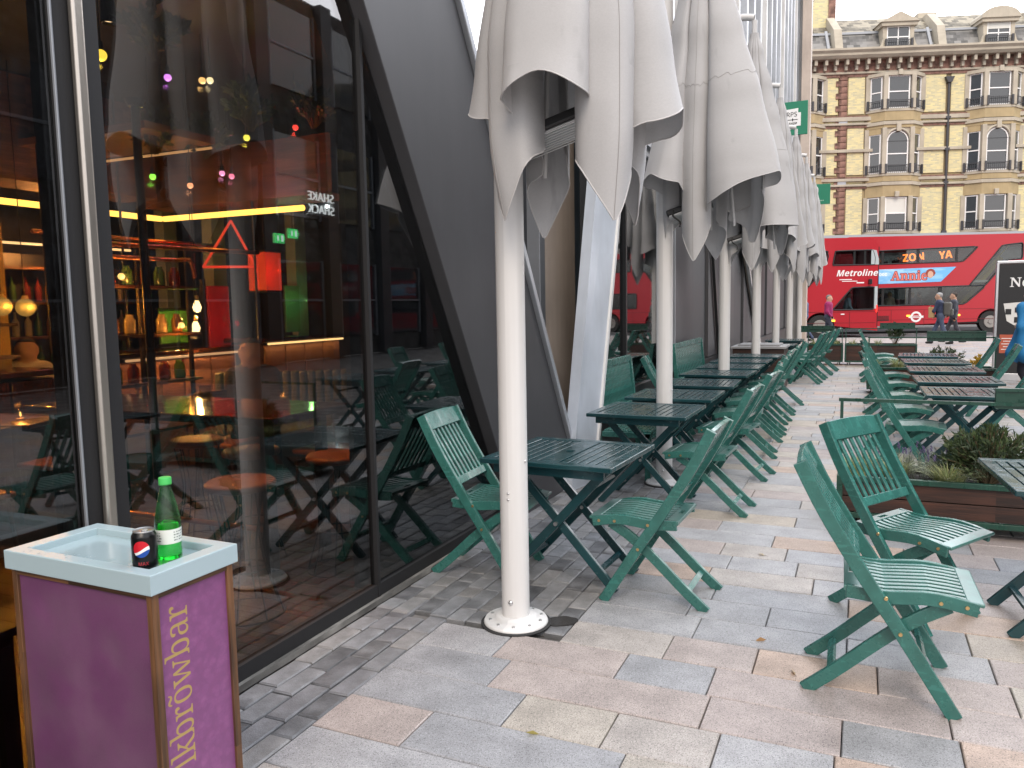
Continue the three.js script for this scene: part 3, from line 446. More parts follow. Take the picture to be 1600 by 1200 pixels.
for (let k = 0; k < 7; k++) {
  const t = thing('closed_parasol', umbNames[k] || `${ord[k]} closed beige parasol in the row, counted from the camera`, 'parasol', [-1.51, 0, -3.41 - 3.2 * k], 0, 'closed parasols in a row'), OX = 0.31;
  const bp = lathe([[0, 0], [0.155, 0], [0.158, 0.012], [0.15, 0.026], [0.105, 0.028], [0.10, 0.045], [0.075, 0.047], [0, 0.047]], 40);
  const base = part('base_plate', bp, mWhiteC, t);
  part('rubber_ring', lathe([[0.155, -0.002], [0.172, -0.002], [0.172, 0.006], [0.155, 0.007]], 40), mRubber, base);
  if (k < 2) for (let i = 0; i < 10; i++) part('bolt', cyl(0.008, 0.007, 0.006, Math.cos(i * PI / 5) * 0.128, 0.029, Math.sin(i * PI / 5) * 0.128, 8), mSteel, base);
  part('pole', [cyl(0.068, 0.068, 4.7, 0, 2.39, 0, 32)], mWhite, t);
  if (k < 2) { const a = 1.16; for (const [y, da, rr] of [[0.125, -0.35, 0.012], [0.63, -0.4, 0.006], [0.66, -0.4, 0.006], [0.81, 0.95, 0.007]]) { const s = part('screw', new THREE.SphereGeometry(rr, 10, 8), mSteel, t); s.position.set(Math.cos(a - da) * 0.069, y, Math.sin(a - da) * 0.069); } }
  part('arm', tube([[0, 4.68, 0], [0.04, 4.78, 0], [0.16, 4.82, 0], [OX, 4.80, 0]], 0.04, 20, 12), mWhite, t);
  part('mast', cyl(0.03, 0.03, 2.1, OX, 3.72, 0, 14), mWhite, t);
  const o = k === 0 ? { seed: 11, turn: 41 * D2R, tips: [1.88, 1.91, 1.86, 1.90], mids: [2.46, 2.45, 2.5, 2.36], swirl: 0, bulge: 0.13 }
    : k === 1 ? { seed: 23, turn: 96 * D2R, tips: [1.86, 1.94, 1.90, 1.92], mids: [2.56, 2.5, 2.4, 2.3], swirl: 0.05, flare: [36 * D2R, 2.5, 0.72, 0.7] } : { seed: 31 + 7 * k, turn: (20 + 31 * k) * D2R, swirl: 0.12 * ((k % 3) - 1), flare: k === 2 ? [0.3, 2.4, 0.35, 0.6] : null };
  o.thin = k > 1 ? 0.84 : 1; const [cg, hg, sg] = canopyGeo(o); cg.translate(OX, 0, 0); hg.translate(OX, 0, 0); sg.forEach(g => g.translate(OX, 0, 0));
  const can = part('canopy', cg, mFabric, t); part('hem', hg, mHem, can); if (k < 3) sg.forEach(g => part('seam', g, mSeam, can));
  if (k < 3) {
    const hd = new THREE.Group(); hd.name = 'heater'; hd.position.set(0.23, 2.27, 0.08); hd.rotation.set(-0.25, 0, 0.3); t.add(hd);
    part('housing', rbox(0.36, 0.05, 0.17, 0, 0.03, 0, 0.012, 2), mBlack, hd); part('reflector', rbox(0.33, 0.012, 0.15, 0, 0.0, 0, 0.004, 1), mSteel, hd);
    for (let i = 0; i < 9; i++) part('grille_bar', rod([-0.17, -0.012, -0.075 + i * 0.019], [0.17, -0.012, -0.075 + i * 0.019], 0.003, 6), mSteel, hd);
    part('cable', tube([[-0.12, 0.03, 0.09], [-0.13, -0.02, 0.11], [-0.09, -0.09, 0.1], [-0.1, -0.13, 0.11]], 0.007, 20, 6), mRubber, hd);
    for (let i = 0; i < 4; i++) part('rib', rod([OX + Math.cos(o.turn + i * PI / 2) * 0.06, 4.4, Math.sin(o.turn + i * PI / 2) * 0.06], [OX + Math.cos(o.turn + i * PI / 2) * 0.26, 2.15, Math.sin(o.turn + i * PI / 2) * 0.26], 0.012, 8), mWhite, t);
  }
}
// ---------------------------------------------------------------- plants and planters
function leafMat(r, g, b) { return phy({ color: rgb(r, g, b), roughness: 0.65, transmission: 0.35, thickness: 0, side: THREE.DoubleSide }); }
const mLeaf = [[0.045, 0.075, 0.022], [0.075, 0.115, 0.035], [0.025, 0.05, 0.016]].map(c => leafMat(...c)), mBlade = [leafMat(0.30, 0.33, 0.13), leafMat(0.20, 0.26, 0.10), leafMat(0.42, 0.42, 0.22)], mLav = [leafMat(0.16, 0.19, 0.15), leafMat(0.11, 0.14, 0.10)], mYellow = leafMat(0.55, 0.36, 0.03), mFlower = std({ color: rgb(0.10, 0.08, 0.17), roughness: 0.8 }), mStem = std({ color: rgb(0.10, 0.075, 0.04), roughness: 0.9 }), mSoil = std({ color: rgb(0.035, 0.026, 0.02), map: tStone, roughness: 1 });
function leaves(list) { // list of [pos, dir, length, width]
  const o = [], up = V(0, 1, 0);
  for (const [p, d, l, w] of list) {
    const s = V(0, 0, 0).crossVectors(d, Math.abs(d.y) > 0.9 ? V(1, 0, 0) : up).normalize().applyAxisAngle(d, rnd() * 6).multiplyScalar(w / 2), m = p.clone().addScaledVector(d, l * 0.45), e = p.clone().addScaledVector(d, l); m.y += l * 0.06;
    const a = m.clone().add(s), b = m.clone().sub(s); for (const v of [p, a, e, p, e, b]) o.push(v.x, v.y, v.z);
  }
  const g = new THREE.BufferGeometry(); g.setAttribute('position', new THREE.Float32BufferAttribute(o, 3)); g.computeVertexNormals(); return g;
}
const rdir = (up = 0) => V(R(-1, 1), R(-1, 1) + up, R(-1, 1)).normalize();
function shrub(name, label, p, rx, ry, rz, n, mats = mLeaf, L = 0.05, W = 0.012, group) {
  const t = thing(name, label, 'shrub', p, 0, group), st = [], sets = mats.map(() => []);
  const nb = Math.round(n / 34);
  for (let b = 0; b < nb; b++) {
    const a = R(0, 2 * PI), e = Math.pow(rnd(), 0.6), q = V(Math.cos(a) * rx * e * R(0.6, 1.08), ry * (0.15 + 0.95 * Math.sqrt(Math.max(0, 1 - e * e)) * R(0.62, 1.1)), Math.sin(a) * rz * e * R(0.6, 1.08)), o = V(q.x * 0.12, 0, q.z * 0.12);
    const mid = o.clone().lerp(q, 0.55); mid.y += ry * 0.1; st.push(tube([o.toArray(), mid.toArray(), q.toArray()], 0.004, 5, 4));
    const d0 = q.clone().sub(mid).normalize(), mi = Math.floor(rnd() * mats.length);
    for (let i = 0; i < 34; i++) { const k = Math.pow(rnd(), 0.7), c = o.clone().lerp(q, 0.35 + 0.65 * k).add(rdir().multiplyScalar(0.018)); c.y += ry * 0.1 * Math.sin(k * PI); sets[(mi + (rnd() < 0.25 ? 1 : 0)) % mats.length].push([c, rdir(0.4).addScaledVector(d0, 1.1).normalize(), L * R(0.6, 1.2), W * R(0.7, 1.3)]); }
  }
  part('stems', st, mStem, t).userData.kind = 'stuff'; sets.forEach((s, i) => { part('foliage', leaves(s), mats[i], t).userData.kind = 'stuff'; }); return t;
}
function grassTuft(name, label, p, h, spread, n, mats = mBlade, group) {
  const t = thing(name, label, 'grass', p, 0, group), sets = mats.map(() => []);
  for (let i = 0; i < n; i++) {
    const a = R(0, 2 * PI), r0 = Math.sqrt(rnd()) * spread * 0.4, out = R(0.15, 1) * spread, hh = h * R(0.55, 1.1), w = R(0.003, 0.006), c = Math.cos(a), s = Math.sin(a), P = [];
    for (let k = 0; k <= 4; k++) { const f = k / 4; P.push(V(c * (r0 + out * f * f), hh * (1.5 * f - 0.75 * f * f * (0.6 + out * 1.2)), s * (r0 + out * f * f))); }
    const o = []; for (let k = 0; k < 4; k++) { const wa = w * (1 - k / 4.2), wb = w * (1 - (k + 1) / 4.2), q = (v, d) => V(v.x - s * d, v.y, v.z + c * d), A = q(P[k], wa), B = q(P[k], -wa), C = q(P[k + 1], -wb), E = q(P[k + 1], wb); for (const v of [A, B, C, A, C, E]) o.push(v.x, v.y, v.z); }
    sets[Math.floor(rnd() * mats.length)].push(...o);
  }
  sets.forEach((o, i) => { const g = new THREE.BufferGeometry(); g.setAttribute('position', new THREE.Float32BufferAttribute(o, 3)); g.computeVertexNormals(); part('blades', g, mats[i], t).userData.kind = 'stuff'; }); return t;
}
function lavender(label, p, n, h, group) {
  const t = thing('lavender_plant', label, 'plant', p, 0, group), L = [], st = [], fl = [];
  for (let i = 0; i < n; i++) { const d = rdir(1.7), o = V(R(-0.12, 0.12), 0, R(-0.08, 0.08)), e = o.clone().addScaledVector(d, h * R(0.6, 1.1)); st.push(rod(o.toArray(), e.toArray(), 0.0015, 4)); for (let k = 0; k < 16; k++) L.push([o.clone().lerp(e, R(0.1, 0.75)), rdir(0.9), R(0.02, 0.045), 0.005]); if (rnd() < 0.28) for (let k = 0; k < 7; k++) fl.push(new THREE.IcosahedronGeometry(0.005, 0).translate(e.x + R(-0.005, 0.005), e.y + k * 0.006, e.z + R(-0.005, 0.005))); }
  part('stems', st, mLav[1], t).userData.kind = 'stuff'; part('foliage', leaves(L), mLav[0], t).userData.kind = 'stuff'; part('flowers', fl, mFlower, t).userData.kind = 'stuff';
}
function planter(label, x0, x1, z, h, depth, rail, boards) { // front face at z
  const L = x1 - x0, t = thing('planter', label, 'planter', [(x0 + x1) / 2, 0, z - depth / 2], 0, 'wheeled planters'), y0 = 0.075, hp = (h - y0 - 0.07) / 2, zf = depth / 2;
  for (const s of [-1, 1]) for (let i = 0; i < 2; i++) { part('plank', rbox(L - 0.05, hp - 0.006, 0.022, 0, y0 + 0.035 + hp * (i + 0.5), s * (zf - 0.016), 0.003, 1, 0), mRedwood, t); part('plank', rbox(0.022, hp - 0.006, depth - 0.06, s * (L / 2 - 0.016), y0 + 0.035 + hp * (i + 0.5), 0, 0.003, 1, 2), mRedwood, t); }
  for (const s of [-1, 1]) { for (const y of [y0 + 0.0175, h - 0.0175]) { part('frame_bar', rbox(L, 0.036, 0.036, 0, y, s * zf, 0.003, 1), mDkGreen, t); part('frame_bar', rbox(0.036, 0.036, depth - 0.036, s * (L / 2 - 0.018), y, 0, 0.003, 1), mDkGreen, t); } for (const q of [-1, 1]) part('corner_post', rbox(0.038, h - y0, 0.038, q * (L / 2 - 0.018), y0 + (h - y0) / 2, s * (zf + 0.001), 0.003, 1), mDkGreen, t); }
  part('soil', box(L - 0.08, 0.04, depth - 0.08, 0, h - 0.07, 0), mSoil, t);
  for (const s of [-1, 1]) for (const q of [-1, 1]) { const c = part('caster', [new THREE.CylinderGeometry(0.034, 0.034, 0.026, 18).rotateX(PI / 2).translate(q * (L / 2 - 0.09), 0.034, s * (zf - 0.03))], mRubber, t); part('wheel_hub', [new THREE.CylinderGeometry(0.018, 0.018, 0.03, 12).rotateX(PI / 2).translate(q * (L / 2 - 0.09), 0.034, s * (zf - 0.03)), box(0.04, 0.03, 0.04, q * (L / 2 - 0.09), 0.068, s * (zf - 0.03))], mSteel, c); }
  if (rail) { for (const s of [-1, 1]) part('rail_post', box(0.02, rail - h, 0.02, s * (L / 2 - 0.02), (rail + h) / 2, zf - 0.06), mDkGreen, t); part('top_rail', box(L, 0.022, 0.022, 0, rail, zf - 0.06), mDkGreen, t); }
  for (const [bx0, bx1, by0, by1] of boards || []) { const b = part('board', rbox(bx1 - bx0, by1 - by0, 0.03, (bx0 + bx1) / 2 - (x0 + x1) / 2, (by0 + by1) / 2, zf - 0.09, 0.004, 1), mDkGreen, t); part('board_frame', [box(bx1 - bx0, 0.02, 0.012, (bx0 + bx1) / 2 - (x0 + x1) / 2, by1 - 0.01, zf - 0.069), box(bx1 - bx0, 0.02, 0.012, (bx0 + bx1) / 2 - (x0 + x1) / 2, by0 + 0.01, zf - 0.069)], mDkGreen, b); }
  return t;
}
planter('long near planter with wood sides, dark green frame and wheels', -0.12, 1.9, -5.72, 0.36, 0.5, 0.87, [[0.80, 1.7, 0.84, 0.97]]);
shrub('shrub', 'large dark green shrub in the long near planter', [0.80, 0.32, -5.95], 0.36, 0.34, 0.24, 5200);
shrub('shrub', 'dark green shrub at the picture edge in the long near planter', [1.45, 0.32, -5.97], 0.34, 0.34, 0.22, 3000);
grassTuft('grass_tuft', 'pale grass at the wheel corner of the long near planter', [0.0, 0.31, -5.92], 0.17, 0.2, 260, mBlade, 'grasses in the near planter');
grassTuft('grass_tuft', 'pale grass behind the turned chair in the long near planter', [0.24, 0.31, -5.96], 0.15, 0.2, 260, mBlade, 'grasses in the near planter');
grassTuft('grass_tuft', 'pale grass drooping over the planter front below the large shrub', [0.56, 0.31, -5.84], 0.15, 0.22, 320, mBlade, 'grasses in the near planter');
lavender('grey green lavender with violet flowers beside the large shrub', [0.43, 0.31, -6.02], 60, 0.2);
lavender('lavender between the pale grasses behind the turned chair', [0.15, 0.31, -6.08], 34, 0.2);
planter('middle planter with yellow grass beside the open row of chairs', 0.12, 1.95, -14.1, 0.44, 0.5, 0.92, [[0.98, 1.8, 0.86, 1.02]]);
grassTuft('grass_tuft', 'yellow green grass at the aisle end of the middle planter', [0.22, 0.40, -14.33], 0.16, 0.2, 180, mBlade, 'grasses in the middle planter');
grassTuft('grass_tuft', 'yellow grass in the middle planter behind the green chairs', [0.58, 0.40, -14.33], 0.2, 0.26, 200, mBlade, 'grasses in the middle planter');
shrub('shrub', 'olive green shrub in the middle planter behind the table row', [1.2, 0.40, -14.35], 0.42, 0.30, 0.22, 1600, [mLeaf[1], mLeaf[0]], 0.06, 0.014);
shrub('flower', 'small yellow flowering plant at the end of the middle planter', [1.72, 0.40, -14.3], 0.14, 0.22, 0.12, 340, [mYellow], 0.05, 0.02);
planter('street end planter on the wall side, filled with pale grass', -1.15, -0.36, -20.1, 0.5, 0.5, 0.86, [[-1.3, -0.55, 0.78, 0.93]]);
planter('street end planter facing the aisle, filled with pale grass and a dark shrub', -0.32, 1.2, -20.1, 0.5, 0.5, 0.86, [[0.42, 1.15, 0.86, 0.99]]);
[-1.0, -0.75, -0.5].forEach((x, i) => grassTuft('grass_tuft', `${ord[i]} pale grass in the wall side street end planter, counted from the wall`, [x, 0.46, -20.3], 0.16, 0.2, 90, mBlade, 'grasses in the street end planters'));
[-0.15, 0.12, 0.4].forEach((x, i) => grassTuft('grass_tuft', `${ord[i]} pale grass in the aisle street end planter, counted from the wall`, [x, 0.46, -20.3], 0.16, 0.2, 90, mBlade, 'grasses in the street end planters'));
shrub('shrub', 'dark green shrub in the aisle street end planter', [0.75, 0.46, -20.35], 0.28, 0.45, 0.2, 700, [mLeaf[0], mLeaf[2]], 0.07, 0.02);
{ // wooden box by the wall at the end of the wall tables
  const t = thing('storage_box', 'brown wooden storage box with grey lid by a white pole', 'box', [-1.62, 0, -14.7]);
  const g = rbox(0.86, 0.094, 0.02, 0, 0, 0, 0.003, 1, 0), gs = rbox(0.02, 0.094, 0.8, 0, 0, 0, 0.003, 1, 2);
  for (let i = 0; i < 7; i++) for (const s of [-1, 1]) { part('plank', g, mRedwood, t).position.set(0, 0.06 + i * 0.1, s * 0.41); part('plank', gs, mRedwood, t).position.set(s * 0.42, 0.06 + i * 0.1, 0); }
  part('lid', [rbox(0.92, 0.04, 0.9, 0, 0.735, 0, 0.006, 1), box(0.7, 0.03, 0.7, 0, 0.77, 0)], std({ color: rgb(0.33, 0.33, 0.33), map: tPanel, roughness: 0.5 }), t);
}

// ---------------------------------------------------------------- purple stand with tray, can and bottle
{
  const x0 = -2.255, x1 = -1.665, z0 = -1.435, z1 = -1.735, H = 0.868, cx = (x0 + x1) / 2, cz = (z0 + z1) / 2, w = x1 - x0, d = z0 - z1;
  const t = thing('stand', 'purple panelled stand with wooden frame and pale blue tray top by the glass', 'stand', [cx, 0, cz], -1.2 * D2R);
  const mTray = phy({ color: rgb(0.31, 0.40, 0.43), roughness: 0.38, clearcoat: 0.3, clearcoatRoughness: 0.3 }), mPur = std({ color: rgb(0.165, 0.06, 0.135), map: tPurple, roughness: 0.42 });
  const fw = w - 0.016, fd = d - 0.016, hb = H - 0.055;
  const tray = part('tray', boxUV(poly([[-w / 2, -d / 2], [w / 2, -d / 2], [w / 2, d / 2], [-w / 2, d / 2]], 0.05, 0.003, [[[-w / 2 + 0.045, -d / 2 + 0.036], [-w / 2 + 0.045, d / 2 - 0.036], [w / 2 - 0.045, d / 2 - 0.036], [w / 2 - 0.045, -d / 2 + 0.036]]]).rotateX(-PI / 2).translate(0, H - 0.053, 0)), mTray, t);
  part('tray_floor', box(w - 0.03, 0.016, d - 0.03, 0, H - 0.03, 0), phy({ color: rgb(0.31, 0.40, 0.43), roughness: 0.22, clearcoat: 0.6, clearcoatRoughness: 0.12, bumpMap: tPaintR, bumpScale: 0.0006 }), tray);
  for (const sx of [-1, 1]) for (const sz of [-1, 1]) part('corner_post', rbox(0.022, hb, 0.022, sx * (fw / 2 - 0.011), hb / 2, sz * (fd / 2 - 0.011), 0.002, 1, 1), mWalnut, t);
  for (const s of [-1, 1]) for (const y of [0.011, hb - 0.009]) { part('rail', rbox(fw - 0.044, 0.018, 0.02, 0, y, s * (fd / 2 - 0.011), 0.002, 1, 0), mWalnut, t); part('rail', rbox(0.02, 0.018, fd - 0.044, s * (fw / 2 - 0.011), y, 0, 0.002, 1, 2), mWalnut, t); }
  for (const s of [-1, 1]) { part('purple_panel', box(fw - 0.04, hb - 0.036, 0.01, 0, hb / 2, s * (fd / 2 - 0.014)), mPur, t); if (s < 0) part('purple_panel', box(0.01, hb - 0.036, fd - 0.04, s * (fw / 2 - 0.014), hb / 2, 0), mPur, t); }
  // lettered side, facing the paving: reads upwards
  const pw = fd - 0.044, phh = hb - 0.036;
  const mottle = rngFrom(5);
  const ct = canvasTex(512, Math.round(512 * phh / pw), (c, W, Hh) => {
    c.fillStyle = '#70416a'; c.fillRect(0, 0, W, Hh);
    for (let i = 0; i < 2600; i++) { const l = mottle(); c.fillStyle = l < 0.5 ? 'rgba(110,58,104,0.10)' : 'rgba(146,94,140,0.09)'; c.beginPath(); c.arc(mottle() * W, mottle() * Hh, 4 + mottle() * 26, 0, 7); c.fill(); }
    c.save(); c.translate(W * 0.40, Hh * 0.65); c.rotate(-PI / 2); c.fillStyle = '#9c8450'; c.font = Math.round(W * 0.46) + 'px serif'; c.textAlign = 'left'; c.textBaseline = 'alphabetic';
    const s = 'lkbrõwbar', tw = c.measureText(s).width; c.scale(Hh * 0.60 / tw, 1); c.fillText(s, 0, 0); c.restore();
  });
  const lp = new THREE.PlaneGeometry(pw, phh).rotateY(PI / 2).translate(fw / 2 - 0.0085, hb / 2, 0);
  part('purple_panel', box(0.008, phh, pw, fw / 2 - 0.0145, hb / 2, 0), mPur, t);
  part('lettered_face', lp, std({ color: 0xffffff, map: ct, roughness: 0.42 }), t, 'purple face lettered in gold, reading upwards');
  // can
  const ty = H - 0.0219, can = thing('drink_can', 'black drink can with round red, white and blue mark on the tray', 'can', [-1.77, ty, -1.505], 0.0);
  const lab = canvasTex(1024, 512, (c, W, Hh) => {
    c.fillStyle = '#0b0b0d'; c.fillRect(0, 0, W, Hh);
    for (const cx of [W * 0.25, W * 0.75]) {
      c.save(); c.beginPath(); c.arc(cx, Hh * 0.40, 108, 0, 7); c.fillStyle = '#e9e9e9'; c.fill(); c.clip();
      c.fillStyle = '#c8202f'; c.beginPath(); c.moveTo(cx - 130, 60); c.lineTo(cx + 130, 60); c.lineTo(cx + 130, 170); c.bezierCurveTo(cx + 40, 150, cx - 10, 270, cx - 130, 250); c.fill();
      c.fillStyle = '#1d4a9c'; c.beginPath(); c.moveTo(cx - 130, 330); c.lineTo(cx + 130, 330); c.lineTo(cx + 130, 215); c.bezierCurveTo(cx + 40, 205, cx - 10, 300, cx - 130, 285); c.fill(); c.restore();
      c.fillStyle = '#9c2b33'; c.font = 'bold 62px sans-serif'; c.textAlign = 'center'; c.fillText('MAX', cx + 20, 420);
      c.fillStyle = '#2f8f3a'; c.fillRect(cx - 190, 330, 26, 60); c.fillStyle = '#cfcfcf'; for (let i = 0; i < 9; i++) c.fillRect(cx - 194, 400 + i * 8, 40 - (i % 3) * 9, 3);
    }
  });
  const body = lathe([[0.0265, 0.004], [0.031, 0.012], [0.033, 0.02], [0.033, 0.096], [0.0315, 0.101], [0.0265, 0.110]], 40); body.rotateY(2.15); { const P = body.attributes.position, U = body.attributes.uv; for (let i = 0; i < P.count; i++) U.setY(i, (P.getY(i) - 0.004) / 0.106); }
  part('body', body, phy({ color: 0xffffff, map: lab, metalness: 0.35, roughness: 0.28 }), can);
  part('lid', lathe([[0.0265, 0.110], [0.0275, 0.1135], [0.026, 0.1145], [0.0245, 0.1115], [0.0, 0.1115]], 32), mSteel, can); part('base', lathe([[0, 0.006], [0.02, 0.004], [0.024, 0], [0.0265, 0.004]], 32), mSteel, can);
  part('ring_pull', new THREE.TorusGeometry(0.006, 0.0016, 6, 14).rotateX(PI / 2).scale(1, 0.6, 1.4).translate(0.004, 0.1135, 0), mSteel, can);
  // bottle: thin-walled green plastic with some drink and a paper band
  const bt = thing('bottle', 'green plastic drink bottle with white label on the tray', 'bottle', [-1.768, ty, -1.585]);
  bt.scale.setScalar(1.13);
  const prof = [[0.0, 0.003], [0.018, 0.001], [0.027, 0.004], [0.0305, 0.014], [0.0305, 0.035], [0.0295, 0.04], [0.0305, 0.05], [0.0308, 0.10], [0.0295, 0.115], [0.025, 0.14], [0.019, 0.165], [0.0140, 0.185], [0.0125, 0.195], [0.0125, 0.203]];
  part('body', lathe(prof, 44), phy({ color: rgb(0.42, 0.92, 0.5), transmission: 1, thickness: 0, roughness: 0.06, ior: 1.5, bumpMap: tFine, bumpScale: 0.0006 }), bt);
  part('drink', lathe([[0, 0.005], [0.026, 0.007], [0.029, 0.016], [0.0287, 0.10], [0.0, 0.10]], 36), phy({ color: rgb(0.7, 1.0, 0.75), transmission: 1, thickness: 0.05, roughness: 0.02, ior: 1.33, attenuationColor: rgb(0.2, 0.9, 0.35), attenuationDistance: 0.12 }), bt);
  const lb = canvasTex(512, 128, (c, W, Hh) => { c.fillStyle = '#c9cfc8'; c.fillRect(0, 0, W, Hh); c.fillStyle = '#4d5a52'; const g = rngFrom(8); for (let i = 0; i < 4; i++) for (let x = 20; x < 200; x += 18) { c.fillRect(x, 22 + i * 24, 6 + g() * 11, 9); c.fillRect(x + 256, 22 + i * 24, 6 + g() * 11, 9); } });
  const band = lathe([[0.0312, 0.052], [0.0312, 0.088]], 44); band.rotateY(1.0);
  part('label_band', band, std({ color: 0xffffff, map: lb, roughness: 0.55, side: THREE.DoubleSide }), bt);
  const capT = lathe([[0, 0.2145], [0.0135, 0.2145], [0.0150, 0.213], [0.0152, 0.199], [0.0152, 0.196], [0, 0.196]], 30); part('cap', capT, std({ color: rgb(0.05, 0.42, 0.09), roughness: 0.45 }), bt);
  const nap = thing('plastic_wrapper', 'crumpled clear plastic scrap behind the can on the tray', 'wrapper', [-1.82, ty, -1.53]);
  const ng = new THREE.IcosahedronGeometry(0.022, 3), P = ng.attributes.position; for (let i = 0; i < P.count; i++) { const k = 0.6 + 0.8 * hash2(Math.round(P.getX(i) * 900), Math.round(P.getY(i) * 900 + P.getZ(i) * 700), 4); P.setXYZ(i, P.getX(i) * k * 1.2, Math.abs(P.getY(i)) * k * 0.8, P.getZ(i) * k); } ng.computeVertexNormals();
  part('film', ng, phy({ color: rgb(0.8, 0.85, 0.86), transmission: 0.6, thickness: 0, roughness: 0.2 }), nap);
}
{ // wet patch beside the base plate of the near pole, and drops on the tray
  const o = []; const N = 40; for (let i = 0; i < N; i++) { const a = i / N * 2 * PI, r = 1 + 0.5 * (vnoise(Math.cos(a) * 2 + 9, Math.sin(a) * 2 + 9, 99, 77) - 0.5); o.push([0.085 * r * Math.cos(a), 0.055 * r * Math.sin(a)]); }
  const m = struct('wet_patch', poly(o, 0.003).rotateX(-PI / 2).rotateY(0.5).translate(-1.315, 0.0015, -3.49), phy({ color: rgb(0.035, 0.034, 0.033), roughness: 0.16 }));
  const t = thing('water_drops', 'small clear water drops scattered over the pale blue tray', 'water drops', [-1.96, 0.868, -1.585]); t.userData.kind = 'stuff';
  const g = []; for (let i = 0; i < 46; i++) { const s = R(0.0012, 0.004), x = R(-0.26, 0.05), z = R(0.03, 0.14), rim = z > 0.112 || x < -0.245; g.push(new THREE.SphereGeometry(s, 10, 6, 0, 2 * PI, 0, PI / 2).scale(1.2, 0.6, 1.2).translate(x, rim ? 0 : -0.022, z)); }
  part('drops', g, phy({ color: rgb(0.9, 0.95, 0.96), transmission: 1, thickness: 0.01, roughness: 0.02, ior: 1.33 }), t).userData.kind = 'stuff';
}
// ---------------------------------------------------------------- people
function bodyGeo(bones, res, tint) { // bones: [a, b, ra, rb, colour key]; one smooth surface with vertex colours
  let lo = V(9, 9, 9), hi = V(-9, -9, -9);
  for (const [a, b, ra, rb] of bones) for (const [p, r] of [[a, ra], [b, rb]]) { lo.min(V(p[0] - r, p[1] - r, p[2] - r)); hi.max(V(p[0] + r, p[1] + r, p[2] + r)); }
  const c = lo.clone().add(hi).multiplyScalar(0.5), half = Math.max(hi.x - lo.x, hi.y - lo.y, hi.z - lo.z) / 2 * 1.12;
  const mc = new MarchingCubes(res, new THREE.MeshBasicMaterial(), false, false, 60000); mc.isolation = 0;
  const B = bones.map(([a, b, ra, rb, k]) => ({ a: V(...a), d: V(...b).sub(V(...a)), ra, rb, k })); B.forEach(o => o.l2 = Math.max(1e-9, o.d.lengthSq()));
  const p = V(0, 0, 0), q = V(0, 0, 0);
  const dist = (o) => { q.subVectors(p, o.a); const t = Math.min(1, Math.max(0, q.dot(o.d) / o.l2)); return q.addScaledVector(o.d, -t).length() - (o.ra + (o.rb - o.ra) * t); };
  const KS = 38;
  for (let z = 0; z < res; z++) for (let y = 0; y < res; y++) for (let x = 0; x < res; x++) {
    p.set((x - res / 2) / (res / 2) * half + c.x, (y - res / 2) / (res / 2) * half + c.y, (z - res / 2) / (res / 2) * half + c.z);
    let s = 0; for (const o of B) { const d = dist(o); if (d < 0.25) s += Math.exp(-KS * d); }
    mc.field[x + y * res + z * res * res] = s > 0 ? Math.log(s) / KS : -0.3;
  }
  mc.update();
  const n = mc.count, P = new Float32Array(n * 3), N = new Float32Array(n * 3), C = new Float32Array(n * 3);
  for (let i = 0; i < n; i++) {
    p.set(mc.positionArray[3 * i] * half + c.x, mc.positionArray[3 * i + 1] * half + c.y, mc.positionArray[3 * i + 2] * half + c.z);
    P.set([p.x, p.y, p.z], 3 * i); N.set([mc.normalArray[3 * i], mc.normalArray[3 * i + 1], mc.normalArray[3 * i + 2]], 3 * i);
    let best = 9, k = 0; for (const o of B) { const d = dist(o); if (d < best) { best = d; k = o.k; } } C.set(tint[k], 3 * i);
  }
  const g = new THREE.BufferGeometry(); g.setAttribute('position', new THREE.BufferAttribute(P, 3)); g.setAttribute('normal', new THREE.BufferAttribute(N, 3)); g.setAttribute('color', new THREE.BufferAttribute(C, 3)); return g;
}
const mBody = std({ color: 0xffffff, vertexColors: true, roughness: 0.8 }), skin = [0.45, 0.27, 0.19];
const mEye = std({ color: rgb(0.02, 0.015, 0.012), roughness: 0.3 }), hairM = c => std({ color: rgb(...c), roughness: 0.8 });
